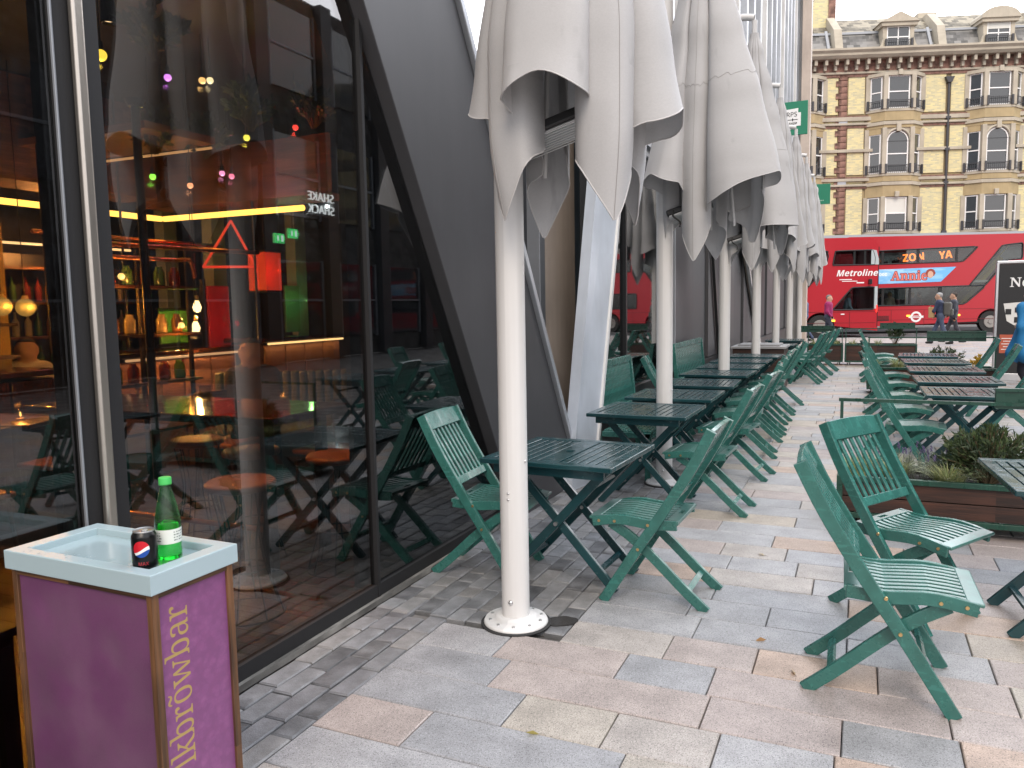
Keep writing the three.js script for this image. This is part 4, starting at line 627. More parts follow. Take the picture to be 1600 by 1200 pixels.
// a figure facing +x, about 1.72 m; o.pose: 'walk' | 'stand' | 'sit'
function figureBones(o) {
  const b = [], st = o.pose === 'walk' ? 0.2 : 0.03, sit = o.pose === 'sit', hy = sit ? 0.52 : 0.92, dy = sit ? -0.42 : 0, add = (a, c, ra, rb, k) => b.push([a, c, ra, rb, k]);
  const lean = o.lean || 0, sh = [lean * 0.5, 1.40 + dy, 0], hd = [lean * 0.6 + 0.015, 1.585 + dy, 0];
  add([0, hy, 0.06], [0, hy, -0.06], 0.115, 0.115, 'leg'); add([0, hy + 0.06, 0], [lean * 0.25, 1.14 + dy, 0], 0.125, 0.125, 'top'); add([lean * 0.25, 1.14 + dy, 0.04], [lean * 0.45, 1.33 + dy, 0.05], 0.115, 0.12, 'top'); add([lean * 0.25, 1.14 + dy, -0.04], [lean * 0.45, 1.33 + dy, -0.05], 0.115, 0.12, 'top');
  add([sh[0], sh[1] - 0.02, 0.14], [sh[0], sh[1] - 0.02, -0.14], 0.07, 0.07, 'top'); add([sh[0], sh[1], 0], [hd[0] - 0.02, hd[1] - 0.06, 0], 0.055, 0.052, 'skin');
  add([hd[0], hd[1] + 0.035, 0], [hd[0] + 0.02, hd[1] - 0.035, 0], 0.088, 0.07, 'skin'); add([hd[0] + 0.085, hd[1] - 0.005, 0], [hd[0] + 0.10, hd[1] - 0.03, 0], 0.012, 0.016, 'skin'); for (const s of [-1, 1]) add([hd[0] - 0.01, hd[1] + 0.01, s * 0.084], [hd[0] - 0.01, hd[1] - 0.02, s * 0.086], 0.016, 0.012, 'skin');
  if (o.coat) { for (const s of [-1, 1]) { add([0, 1.0, s * 0.06], [0.1, 0.74, s * 0.16], 0.14, 0.12, 'top'); add([0, 1.0, s * 0.06], [-0.1, 0.74, s * 0.16], 0.14, 0.12, 'top'); } }
  const hands = [];
  for (const s of [-1, 1]) {
    if (sit) { add([0, hy, s * 0.1], [0.42, hy - 0.02, s * 0.11], 0.085, 0.06, 'leg'); add([0.42, hy - 0.02, s * 0.11], [0.40, 0.07, s * 0.11], 0.058, 0.042, 'leg'); add([0.38, 0.05, s * 0.11], [0.54, 0.04, s * 0.12], 0.045, 0.035, 'shoe'); }
    else { const f = s * st; add([0, hy, s * 0.085], [f * 0.7 + 0.04, 0.49, s * 0.085], 0.088, 0.06, 'leg'); add([f * 0.7 + 0.04, 0.49, s * 0.085], [f * 1.4 - (f < 0 ? 0.08 : 0), 0.09 + (f < 0 ? 0.05 : 0), s * 0.08], 0.058, 0.04, 'leg'); add([f * 1.4 - 0.02 - (f < 0 ? 0.08 : 0), 0.05, s * 0.08], [f * 1.4 + 0.15 - (f < 0 ? 0.08 : 0), 0.035, s * 0.09], 0.045, 0.034, 'shoe'); }
    const arm = o.arms || [[0.02, 1.12], [0.16, 0.95]], a = s > 0 ? arm : (o.armsR || [[-0.06, 1.12], [-0.04, 0.86]]), S = [sh[0], sh[1] - 0.01, s * 0.165], E = [a[0][0] + lean * 0.3, a[0][1] + dy, s * 0.225], W = [a[1][0] + lean * 0.3, a[1][1] + dy, s * (a[1][2] ?? 0.2)];
    add(S, E, 0.056, 0.043, 'top'); add(E, W, 0.043, 0.031, o.bare ? 'skin' : 'top');
    hands.push([W, V(W[0] - E[0], W[1] - E[1], W[2] - E[2]).normalize(), s]);
  }
  return [b, hands, hd];
}
function handGeo([W, d, s], col) { // palm, four unequal fingers with a knuckle bend, thumb from the side of the palm
  const w = V(...W), side = V(0, 0, 1).cross(d).normalize(), out = V(0, 0, 0).crossVectors(d, side).normalize(), g = [], P = (a, b, c) => w.clone().addScaledVector(d, a).addScaledVector(side, b).addScaledVector(out, c);
  g.push(new THREE.SphereGeometry(1, 10, 8).scale(0.036, 0.05, 0.016).applyMatrix4(new THREE.Matrix4().makeBasis(side, d, out)).translate(...P(0.045, 0, 0).toArray()));
  [[-0.026, 0.062], [-0.009, 0.072], [0.009, 0.068], [0.025, 0.052]].forEach(([o, l]) => { const a = P(0.078, o, 0), b = P(0.078 + l * 0.5, o, 0.006), c = P(0.078 + l * 0.85, o, 0.024); g.push(rod(a.toArray(), b.toArray(), 0.0085, 7, 0.008), rod(b.toArray(), c.toArray(), 0.008, 7, 0.006)); });
  const a = P(0.02, -0.03, 0.004), b = P(0.05, -0.05, 0.012), c = P(0.078, -0.052, 0.022); g.push(rod(a.toArray(), b.toArray(), 0.0105, 7, 0.0095), rod(b.toArray(), c.toArray(), 0.0095, 7, 0.007));
  const m = merge(g); m.deleteAttribute('uv'); const C = new Float32Array(m.attributes.position.count * 3); for (let i = 0; i < C.length; i += 3) C.set(col, i); m.setAttribute('color', new THREE.BufferAttribute(C, 3)); return m;
}
function person(label, p, deg, o) {
  const t = thing('person', label, 'person', p, deg * D2R, o.group), [b, hands, hd] = figureBones(o);
  const tint = { skin: o.skin || skin, top: o.top, leg: o.leg, shoe: o.shoe || [0.02, 0.02, 0.02] };
  const body = part('body', mergeGeometries([bodyGeo(b, o.res || 84, tint), ...hands.map(h => handGeo(h, tint.skin))]), mBody, t);
  const hair = new THREE.SphereGeometry(1, 24, 16).scale(0.102, 0.098, 0.098), P = hair.attributes.position;
  for (let i = 0; i < P.count; i++) { let x = P.getX(i), y = P.getY(i), z = P.getZ(i); if (x > 0.02) { if (y < 0.045) { x = Math.min(x, 0.035); } } if (o.long && y < 0 && x < 0.035) y *= o.long; P.setXYZ(i, x + (vnoise(y * 90 + 50, z * 90 + 50, 999, 3) - 0.5) * 0.014, y, z); }
  hair.computeVertexNormals(); hair.translate(hd[0] - 0.014, hd[1] + 0.038, 0); part('hair', hair, hairM(o.hair || [0.03, 0.02, 0.015]), t);
  for (const s of [-1, 1]) part('eye', new THREE.SphereGeometry(0.008, 8, 6).translate(hd[0] + 0.082, hd[1] + 0.012, s * 0.032), mEye, t);
  part('mouth', box(0.006, 0.006, 0.04, hd[0] + 0.086, hd[1] - 0.058, 0), std({ color: rgb(0.28, 0.09, 0.08), roughness: 0.6 }), t);
  if (o.scale) t.scale.setScalar(o.scale); return t;
}
const walkers = 'people walking by the street';
person('person in a magenta jumper walking in front of the bus cab', [-1.05, 0, -30.5], -15, { pose: 'walk', top: [0.24, 0.008, 0.085], leg: [0.03, 0.035, 0.06], hair: [0.13, 0.12, 0.115], group: walkers });
person('person in dark blue partly hidden at the building corner', [-1.95, 0, -32.0], 160, { pose: 'walk', top: [0.05, 0.08, 0.16], leg: [0.05, 0.07, 0.13], group: walkers });
person('grey haired person in a navy jacket walking with a backpack', [2.46, 0, -30.0], 165, { pose: 'walk', top: [0.02, 0.03, 0.07], leg: [0.05, 0.07, 0.12], hair: [0.28, 0.28, 0.28], lean: 0.1, armsR: [[0.14, 1.1], [0.24, 1.2, 0.1]], group: walkers });
{ const t = thing('backpack', 'grey backpack carried by the person in the navy jacket', 'backpack', [2.46, 0, -30.0], 165 * D2R);
  part('bag', rbox(0.24, 0.46, 0.32, -0.20, 1.17, 0, 0.08, 4), std({ color: rgb(0.10, 0.10, 0.095), map: tFabric, roughness: 0.9 }), t); part('pocket', rbox(0.08, 0.22, 0.25, -0.33, 1.06, 0, 0.035, 3), std({ color: rgb(0.075, 0.08, 0.075), roughness: 0.9 }), t);
  for (const s of [-1, 1]) part('strap', tube([[-0.08, 1.36, s * 0.1], [0.05, 1.43, s * 0.1], [0.16, 1.32, s * 0.1], [0.14, 1.15, s * 0.12], [-0.08, 1.0, s * 0.12]], 0.016, 20, 6), mBlack, t); }
{ const t = thing('paper_bag', 'tan paper bag in the arms of the walker with backpack', 'bag', [2.18, 0.88, -29.93], 165 * D2R); part('sack', rbox(0.16, 0.34, 0.22, 0, 0.17, 0, 0.02, 2), std({ color: rgb(0.42, 0.28, 0.14), map: tFabric, roughness: 0.9 }), t); part('rolled_rim', rbox(0.17, 0.03, 0.23, 0, 0.335, 0, 0.012, 2), std({ color: rgb(0.38, 0.25, 0.12), roughness: 0.9 }), t); }
person('dark haired person in a dark coat walking behind the backpack', [2.95, 0, -31.2], 172, { pose: 'walk', top: [0.03, 0.035, 0.05], leg: [0.03, 0.03, 0.04], group: walkers });
person('person in a bright blue coat at the picture edge before the black sign', [2.22, 0, -13.2], 125, { pose: 'stand', coat: true, top: [0.012, 0.15, 0.34], leg: [0.012, 0.012, 0.02], hair: [0.06, 0.04, 0.03], res: 96, arms: [[0.05, 1.12], [0.2, 1.12, 0.1]] });

// ---------------------------------------------------------------- buses
const font = await new FontLoader().loadAsync('fonts/droid/droid_sans_bold.typeface.json'), serif = await new FontLoader().loadAsync('fonts/droid/droid_serif_bold.typeface.json');
const text = (s, size, f = font, depth = 0.01) => { const g = new TextGeometry(s, { font: f, size, depth, curveSegments: 4 }); g.computeBoundingBox(); return g; };
const mRed = phy({ color: rgb(0.40, 0.006, 0.017), roughness: 0.45, clearcoat: 0.3, clearcoatRoughness: 0.15 }), mBusGlass = phy({ color: rgb(0.62, 0.66, 0.66), transmission: 1, thickness: 0, roughness: 0.02, ior: 1.6 }), mTrim = std({ color: rgb(0.015, 0.015, 0.016), roughness: 0.35 }), mSeat = std({ color: rgb(0.14, 0.03, 0.04), roughness: 0.9 }), mInside = std({ color: rgb(0.6, 0.56, 0.48), roughness: 0.7 }), mPoleY = std({ color: rgb(0.55, 0.40, 0.04), roughness: 0.4 }), mWhiteP = std({ color: rgb(0.8, 0.8, 0.8), roughness: 0.4 });
function bus(label, sx, d, o) { // local x along the street (sx = street coordinate of local 0), local z = 0 is the near side, body reaches back to -2.5
  const t = thing('double_decker_bus', label, 'bus', street(sx, -0.06, d), ST, 'red double-decker buses'), { L0, L1, holes } = o, y0 = 0.28, y1 = o.h;
  const rc = 0.42, outline = [[L0, y0], [L1, y0], [L1, y1 - rc]];
  for (let i = 1; i <= 5; i++) outline.push([L1 - rc + rc * Math.cos(i * PI / 10), y1 - rc + rc * Math.sin(i * PI / 10)]); for (let i = 0; i <= 5; i++) outline.push([L0 + rc - rc * Math.sin(i * PI / 10), y1 - rc + rc * Math.cos(i * PI / 10)]);
  const arch = x => { const a = []; for (let i = 0; i <= 12; i++) a.push([x + 0.60 * Math.cos(PI - i * PI / 12), Math.max(y0, 0.5 + 0.56 * Math.sin(i * PI / 12))]); return a; };
  const hl = o.wheels.slice().sort((a, b) => a - b), base = outline.slice(2), out2 = [[L0, y0]]; for (const w of hl) out2.push(...arch(w)); out2.push([L1, y0], ...base);
  part('side_panel', poly(out2, 0.05, 0, holes).translate(0, 0, -0.05), mRed, t);
  part('far_side_panel', poly(outline, 0.05, 0, holes).translate(0, 0, -2.5), mRed, t);
  // roof, ends and floors between the sides
  const sh = []; for (const p of outline) sh.push(p); const roof = [], loop = outline.slice(1).concat([outline[0]]);
  for (let i = 0; i < outline.length; i++) { const a = outline[i], b = outline[(i + 1) % outline.length]; if (a[1] <= y0 && b[1] <= y0) continue; roof.push(quadPanel([[a[0], a[1], -2.49], [b[0], b[1], -2.49], [b[0], b[1], -0.01], [a[0], a[1], -0.01]].reverse(), 0.04)); }
  part('shell', roof, mRed, t);
  part('roof_cap', rbox(L1 - L0 - 1.2, 0.05, 1.7, (L0 + L1) / 2, y1 + 0.01, -1.25, 0.02, 2), std({ color: rgb(0.75, 0.74, 0.73), roughness: 0.5 }), t);
  part('deck', box(L1 - L0 - 0.2, 0.1, 2.36, (L0 + L1) / 2, 2.28 * y1 / 4.3, -1.25), mInside, t); part('floor', box(L1 - L0 - 0.2, 0.12, 2.36, (L0 + L1) / 2, 0.5, -1.25), mTrim, t); part('lining', box(L1 - L0 - 0.9, 0.03, 2.3, (L0 + L1) / 2, y1 - 0.16, -1.25), mInside, t);
  holes.forEach(h => { const w = part('window', poly(h, 0.008).translate(0, 0, -0.028), mBusGlass, t); const c = new THREE.CatmullRomCurve3(h.map(p => V(p[0], p[1], 0.004)), true, 'catmullrom', 0.02); part('rubber_seal', new THREE.TubeGeometry(c, 60, 0.03, 5, true), mTrim, w); part('far_pane', poly(h, 0.008).translate(0, 0, -2.476), mBusGlass, w); });
  for (const w of o.wheels) { const wh = part('wheel', new THREE.CylinderGeometry(0.48, 0.48, 0.28, 32).rotateX(PI / 2).translate(w, 0.48, -0.18), mRubber, t); part('rim', [new THREE.CylinderGeometry(0.27, 0.29, 0.04, 24).rotateX(PI / 2).translate(w, 0.48, -0.035), new THREE.CylinderGeometry(0.10, 0.12, 0.06, 16).rotateX(PI / 2).translate(w, 0.48, -0.01)], std({ color: rgb(0.32, 0.30, 0.28), roughness: 0.5, metalness: 0.5 }), wh); }
  for (const [x0, x1, y] of o.bars || []) part('window_post', box(x1 - x0, y[1] - y[0], 0.03, (x0 + x1) / 2, (y[0] + y[1]) / 2, -0.02), mTrim, t);
  for (const x of o.seats || []) for (const yb of [0.56, 2.33 * y1 / 4.3]) for (const z of [-0.5, -2.0]) part('seat', [rbox(0.42, 0.1, 0.85, x, yb + 0.38, z, 0.03, 1), rbox(0.1, 0.62, 0.85, x - 0.2, yb + 0.68, z, 0.03, 1)], mSeat, t);
  for (const x of o.poles || []) part('grab_pole', rod([x, 0.56, -0.85], [x, 2.2, -0.85], 0.02), mPoleY, t);
  const mSeamR = std({ color: rgb(0.13, 0.004, 0.008), roughness: 0.5 }); for (const y of [0.62, 1.08]) part('panel_seam', box(L1 - L0 - 0.1, 0.018, 0.006, (L0 + L1) / 2, y, 0.002), mSeamR, t); for (let x = L0 + 0.9; x < L1 - 0.2; x += 1.45) if (!o.wheels.some(w => Math.abs(w - x) < 0.75)) part('panel_seam', box(0.018, 0.72, 0.006, x, 0.70, 0.0035), mSeamR, t);
  for (const x of o.lamps) { part('marker_lamp', rbox(0.16, 0.08, 0.04, x, o.lampY || 0.8, 0.01, 0.015, 2), emis([1, 0.36, 0.03], 2.2, [0.4, 0.12, 0]), t); }
  return t;
}
{ // bus in front, its driver's end towards the aisle opening
  const L0 = -9.4, L1 = 2.75, sx = 9.95;
  const holes = [[[0.92, 3.02], [1.02, 3.60], [2.52, 3.62], [2.62, 3.30], [2.60, 3.02]], [[-6.6, 3.02], [-6.6, 3.6], [0.75, 3.6], [0.60, 3.02]], [[0.95, 1.17], [1.72, 2.08], [2.60, 2.10], [2.60, 1.17]], [[-2.2, 1.17], [-2.2, 2.0], [-0.2, 2.0], [-0.9, 1.17]], [[-6.6, 1.17], [-6.6, 2.0], [-2.5, 2.0], [-2.5, 1.17]], [[-0.55, 2.0], [0.1, 2.72], [0.45, 2.72], [-0.2, 2.0]]];
  const b = bus('red double-decker bus in front, its driver end beside the closed parasols', sx, 34, { L0, L1, h: 4.1, holes, wheels: [0.45, -6.4], seats: [-1.6, -2.6, -3.6], poles: [-0.6, -2.0], lamps: [0.98], lampY: 0.72, bars: [[1.75, 1.83, [3.02, 3.62]], [2.18, 2.26, [3.02, 3.62]]] });
  const tg = text('Metroline', 0.255); tg.applyMatrix4(new THREE.Matrix4().makeShear(0, 0, 0.25, 0, 0, 0)); tg.translate(1.05, 2.56, 0.002); part('lettering', tg, mWhiteP, b, 'white bus operator name');
  part('lettering', [box(0.5, 0.035, 0.006, 1.45, 2.42, 0.004), box(0.62, 0.03, 0.006, 1.62, 2.35, 0.004), box(0.3, 0.05, 0.006, 2.05, 2.28, 0.004)], mWhiteP, b);
  part('mirror', rbox(0.12, 0.22, 0.16, 2.42, 2.32, 0.1, 0.03, 2), mTrim, b); part('door_handle', rbox(0.16, 0.05, 0.03, 1.36, 0.98, 0.01, 0.015, 2), mWhiteP, b);
  part('head_lamp', rbox(0.06, 0.26, 0.12, 2.74, 0.85, -0.1, 0.02, 2), emis([1, 0.9, 0.75], 1.2, [0.7, 0.7, 0.7]), b);
  const mPale = phy({ color: rgb(0.45, 0.50, 0.52), roughness: 0.08, clearcoat: 1 }); part('windscreen', poly([[2.46, 3.02], [2.46, 3.64], [2.66, 3.6], [2.76, 3.25], [2.77, 3.02]], 0.02).translate(0, 0, 0.005), mPale, b); part('windscreen', box(0.12, 0.92, 0.02, 2.69, 1.66, 0.01), mPale, b); part('edge_shadow_strip', box(0.03, 3.3, 0.04, 2.77, 2.1, -0.02), mTrim, b); part('tail_lamp', rbox(0.04, 0.3, 0.08, 2.73, 1.2, 0.0, 0.015, 2), emis([1, 0.03, 0.02], 1.5, [0.3, 0, 0]), b);  // dark corner strip stands in for the shadow line at the bus edge
}
const adTex = canvasTex(1024, 192, (c, W, H) => {
  const g = rngFrom(12); c.fillStyle = '#6fb3e6'; c.fillRect(0, 0, W, H); for (let i = 0; i < 60; i++) { c.fillStyle = 'rgba(240,248,255,0.13)'; c.beginPath(); c.ellipse(g() * W, g() * H, 30 + g() * 90, 8 + g() * 20, 0, 0, 7); c.fill(); }
  c.fillStyle = '#e8f2fa'; c.font = 'bold 50px sans-serif'; c.fillText('WOOD', 8, 92);
  c.font = 'bold 158px serif'; c.lineWidth = 14; c.strokeStyle = '#7d1f1c'; c.strokeText('Annie', 212, 152); c.fillStyle = '#d9776a'; c.fillText('Annie', 212, 152);
});
{ // second bus behind, with the advertisement and the stair window
  const sx = 13.2, q = p => p.map(([x, y]) => [x - sx, y]), L0 = -0.9, L1 = 10.6;
  const holes = [q([[13.6, 3.16], [13.6, 3.76], [18.35, 3.88], [17.72, 3.22]]), q([[13.6, 1.28], [13.6, 2.06], [18.0, 2.12], [18.78, 2.12], [17.86, 1.30]]), q([[18.05, 2.14], [19.4, 3.9], [20.3, 4.0], [20.3, 3.3], [19.65, 3.25], [18.75, 2.14]]), q([[20.6, 3.3], [20.6, 3.98], [23.2, 3.98], [23.2, 3.3]]), q([[20.2, 1.3], [20.2, 2.1], [23.0, 2.1], [23.0, 1.3]])];
  const b = bus('red double-decker bus behind, with a sky blue advertisement and a diagonal stair window', sx, 37.5, { L0, L1, h: 4.38, holes, wheels: [5.84, -0.1 + 10.0 - 1.2], seats: [1.0, 2.0, 3.0, 4.1], poles: [0.9, 2.4, 3.9], lamps: [15.41 - sx, 17.61 - sx], lampY: 0.8, bars: [[0.95, 1.05, [3.16, 3.82]], [2.5, 2.62, [3.18, 3.86]], [4.2, 4.3, [3.18, 3.88]], [2.2, 2.3, [1.28, 2.1]], [3.5, 3.66, [1.28, 2.12]], [1.0, 1.1, [1.28, 2.1]]] });
  const ad = new THREE.Shape([[13.6, 2.26], [13.6, 2.92], [17.44, 2.99], [16.79, 2.33]].map(([x, y]) => new THREE.Vector2(x - sx, y))), ag = new THREE.ExtrudeGeometry(ad, { depth: 0.012, bevelEnabled: false });
  { const P = ag.attributes.position, uv = ag.attributes.uv; for (let i = 0; i < P.count; i++) uv.setXY(i, (P.getX(i) + sx - 13.86) / 3.5, (P.getY(i) - 2.28) / 0.68); }
  const adm = part('advertisement', ag, std({ color: 0xffffff, map: adTex, roughness: 0.5 }), b, 'sky blue advertisement with red lettering and a portrait');
  const face = part('portrait', [poly(Array.from({ length: 20 }, (_, i) => [16.32 - sx + 0.125 * Math.cos(i * PI / 10), 2.66 + 0.16 * Math.sin(i * PI / 10)]), 0.004).translate(0, 0, 0.016)], std({ color: rgb(0.62, 0.38, 0.28), roughness: 0.6 }), adm);
  part('portrait_hair', poly(Array.from({ length: 36 }, (_, i) => { const r = 1 + 0.10 * Math.sin(i * 2.4), a = i * PI / 18; return [16.32 - sx + 0.21 * r * Math.cos(a), 2.73 + 0.19 * r * Math.sin(a)]; }), 0.003).translate(0, 0, 0.0125), std({ color: rgb(0.28, 0.05, 0.03), roughness: 0.7 }), adm);
  // transport roundel
  const ring = new THREE.RingGeometry(0.155, 0.245, 40), rg = [ring.translate(15.75 - sx, 0.75, 0.006), box(0.66, 0.10, 0.006, 15.75 - sx, 0.75, 0.008)];
  part('roundel', rg, mWhiteP, b);
  part('roundel_text', box(0.36, 0.03, 0.004, 15.75 - sx, 0.75, 0.0135), mRed, b);
  // glowing letters added inside, in place of a sign reflected in the glass
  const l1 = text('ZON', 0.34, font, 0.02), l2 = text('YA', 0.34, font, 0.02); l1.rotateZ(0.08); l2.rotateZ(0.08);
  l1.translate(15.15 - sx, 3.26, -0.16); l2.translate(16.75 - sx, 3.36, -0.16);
  part('reflection_letters', [l1, l2], emis([1, 0.20, 0.03], 2.4, [0.3, 0.05, 0]), b, 'orange and red glowing letters in place of a reflection in the upper windows');
  part('stair', [bar([4.9, 1.3, -1.2], [6.6, 3.4, -1.2], 0.2, 0.9, V(0, 0, 1)), bar([5.0, 1.9, -0.5], [6.9, 4.1, -0.5], 0.05, 0.05)], mPoleY, b);
  part('grille', [0, 1, 2, 3, 4].map(i => box(0.5, 0.025, 0.01, 14.3 - sx, 0.6 + i * 0.05, 0.004)), mTrim, b);
}
[[14.3, 0.5, [0.06, 0.05, 0.05]], [14.75, 0.5, [0.4, 0.28, 0.12]], [15.75, 0.5, [0.35, 0.22, 0.08]], [16.1, 0.55, [0.05, 0.04, 0.05]]].forEach(([x, z, h], i) => person(['dark haired passenger in the lower deck window nearest the front bus', 'fair haired passenger beside the dark haired one in the lower deck', 'fair haired passenger at the middle of the lower deck window', 'dark clothed passenger behind the middle lower deck window post'][i], street(x, 0.54, 37.5 + z), 20 + i * 40, { pose: 'sit', top: [[0.05, 0.05, 0.06], [0.3, 0.25, 0.2], [0.1, 0.1, 0.15], [0.03, 0.03, 0.03]][i], leg: [0.03, 0.03, 0.05], hair: h, res: 56, group: 'passengers in the rear bus' }));
person('driver in a pale blue shirt at the wheel of the front bus', street(11.75, 0.54, 34.7), 20, { pose: 'sit', top: [0.35, 0.48, 0.6], leg: [0.02, 0.02, 0.03], res: 56 });
// ---------------------------------------------------------------- brick mansion block across the street (local x along the street, z towards us)
{
  const t = thing('mansion_block', 'yellow brick mansion block with bay windows, red quoins and slate mansard', 'building', street(0, 0, 46), ST);
  const mY = std({ color: rgb(0.68, 0.65, 0.48), map: tBrickFar, roughness: 0.85 }), mSt = std({ color: rgb(0.50, 0.45, 0.36), map: tPanel, roughness: 0.85 }), mOch = std({ color: rgb(0.46, 0.36, 0.20), map: tPanel, roughness: 0.85 }), mRb = std({ color: rgb(0.47, 0.26, 0.20), map: tStone, roughness: 0.85 }), mSl = std({ color: rgb(0.22, 0.215, 0.205), map: tSlate, roughness: 0.6 }), mMoss = std({ color: rgb(0.28, 0.25, 0.19), map: tSlate, roughness: 0.8 }), mLead = std({ color: rgb(0.34, 0.36, 0.39), roughness: 0.6 }), mIron = std({ color: rgb(0.045, 0.045, 0.05), roughness: 0.6 }), mSash = std({ color: rgb(0.78, 0.78, 0.77), roughness: 0.5 }), mPaneD = phy({ color: rgb(0.02, 0.024, 0.026), roughness: 0.05, clearcoat: 1, clearcoatRoughness: 0.02, ior: 1.6 }), mBlind = std({ color: rgb(0.62, 0.62, 0.58), roughness: 0.9 });
  const X0 = 6, X1 = 34, add = (n, g, m, p = t) => part(n, g, m, p), bays = [12.7, 17.95, 23.2, 28.45];
  add('core', box(X1 - X0, 15.0, 6, (X0 + X1) / 2, 7.5, -3.35), mOch);
  // brick panels between the bays, storey by storey
  const floors = [[5.15, 7.95], [8.45, 11.15], [11.75, 13.75]], gapsX = [[6, 11.1], [14.3, 14.85], [15.4, 16.35], [19.55, 20.6], [20.75, 21.6], [24.8, 26.85], [30.05, 34]];
  const panels = [[13.35, 14.87], [15.42, 16.3], [19.4, 20.62], [20.9, 21.85], [24.65, 26.8], [29.9, 34], [6, 11.0]];
  for (const [y0, y1] of floors) for (const [a, b] of panels) add('brick_panel', box(b - a, y1 - y0, 0.06, (a + b) / 2, (y0 + y1) / 2, -0.34 + 0.03), mY);
  for (const [a, b] of panels) for (const y of [8.1, 11.3]) add('brick_panel', box(b - a, 0.24, 0.05, (a + b) / 2, y, -0.32), mY);
  // quoin strip of red bricks, long and short blocks
  for (const xq of [15.14]) for (let i = 0; i < 26; i++) { const y = 5.2 + i * 0.335; if (y > 13.6) break; const w = i % 2 ? 0.44 : 0.62; add('quoin_block', rbox(w, 0.315, 0.12, xq + 0.22 - w / 2, y + 0.16, -0.29, 0.02, 1), mRb); }
  for (const y of [8.0, 11.38]) add('stone_block', box(0.46, 0.3, 0.16, 15.15, y, -0.27), mLead);
  // string courses
  for (const [y, h, z, m] of [[5.02, 0.2, 0.1, mLead], [7.74, 0.12, 0.05, mRb], [8.0, 0, 0, 0], [8.28, 0.1, 0.06, mRb], [11.06, 0.12, 0.05, mRb], [11.62, 0.08, 0.05, mRb], [13.82, 0.16, 0.06, mRb]]) if (h) add('brick_band', box(X1 - X0, h, 0.12, (X0 + X1) / 2, y, -0.32 + z / 2), m);
  for (const [y, h] of [[7.86, 0.12], [8.16, 0.16], [9.75, 0.17], [11.2, 0.12], [11.47, 0.22], [13.95, 0.12]]) add('string_course', rbox(X1 - X0, h, 0.2, (X0 + X1) / 2, y, -0.26, 0.02, 1), mSt);
  // frieze, brackets, cornice, parapet gutter
  add('frieze', box(X1 - X0, 0.62, 0.14, (X0 + X1) / 2, 14.32, -0.28), mRb);
  const bg = [box(0.15, 0.3, 0.42, 0, 0.1, 0), box(0.13, 0.26, 0.2, 0, -0.16, -0.1)];
  const bgm = merge(bg); for (let x = 12.4; x < 27; x += 0.56) add('bracket', bgm, mSt).position.set(x, 14.36, -0.02);
  add('cornice', poly([[-0.3, 0], [0.28, 0], [0.42, 0.14], [0.42, 0.26], [0.55, 0.38], [0.55, 0.48], [-0.3, 0.52]], X1 - X0).rotateY(PI / 2).rotateY(PI).translate(X1, 14.6, 0).rotateY(0), mSt);
  // mansard roof in two slopes
  const slope = (y0, z0, y1, z1, m, n) => { const g = quadPanel([[X0, y0, z0], [X1, y0, z0], [X1, y1, z1], [X0, y1, z1]], 0.1); add(n, g, m); };
  slope(15.1, -0.35, 16.25, -0.85, mSl, 'slate_slope'); slope(16.25, -0.83, 17.45, -2.3, mMoss, 'upper_slope'); add('lead_flashing', box(X1 - X0, 0.12, 0.1, (X0 + X1) / 2, 16.24, -0.8), mLead);
  for (const x of [14.75, 20.2, 25.6]) { add('party_wall', poly([[0.2, 15.0], [-0.2, 16.3], [-1.5, 17.35], [-2.9, 17.3], [-2.9, 15.0]], 0.42).rotateY(-PI / 2).translate(x + 0.2, 0, 0.0).applyMatrix4(new THREE.Matrix4().makeScale(1, 1, 1)), mSt); add('lead_edge', bar([x - 0.42, 15.2, -0.3], [x - 0.45, 16.4, -0.85], 0.14, 0.1, V(0, 0.4, 1)), mLead); }
  add('chimney_stack', box(1.5, 3.4, 1.2, 14.0, 17.7, -2.2), mY); add('chimney_stack', box(0.4, 3.4, 1.3, 14.85, 17.7, -2.2), mRb); add('gable', poly([[0, 0], [1.6, 0], [1.6, 2.2]], 0.4).translate(12.2, 16.2, -2.0), mSt);
  for (let i = 0; i < 6; i++) add('stair_railing', rod([12.6 + i * 0.2, 16.3 + i * 0.2, -1.4], [12.6 + i * 0.2, 16.9 + i * 0.22, -1.4], 0.018, 5), mIron); add('handrail', rod([12.5, 16.8, -1.4], [13.8, 18.3, -1.4], 0.025, 6), mIron);
  add('chimney_pot', cyl(0.14, 0.12, 0.5, 18.9, 17.2, -2.6), mRb); add('chimney_stack', box(1.0, 0.7, 0.8, 20.3, 17.3, -2.6), mSt);
  // sash window: frame, two panes, meeting rail, railing; faces +z in its own frame
  const sash = (parent, x, y0, w, h, o = {}) => {
    const g = new THREE.Group(); g.name = 'window'; g.position.set(x, y0, o.z || 0); g.rotation.y = o.turn || 0; parent.add(g);
    const arch = o.arch, pts = [[-w / 2, 0], [w / 2, 0]]; if (arch) for (let i = 0; i <= 10; i++) pts.push([w / 2 * Math.cos(i * PI / 10), h + w / 2 * Math.sin(i * PI / 10)]); else pts.push([w / 2, h], [-w / 2, h]);
    const inn = pts.map(([a, b]) => [a * (1 - 0.14 / w), arch && b > h ? h + (b - h) * (1 - 0.14 / w) : Math.max(0.08, Math.min(b, arch ? b : h - 0.06))]);
    part('frame', poly(pts, 0.08, 0, [inn.slice().reverse()]), mSash, g);
    const mid = (arch ? h + w * 0.25 : h) * 0.52, top = arch ? h + w / 2 : h;
    part('pane', box(w - 0.1, mid - 0.06, 0.02, 0, mid / 2 + 0.03, 0.015), mPaneD, g);
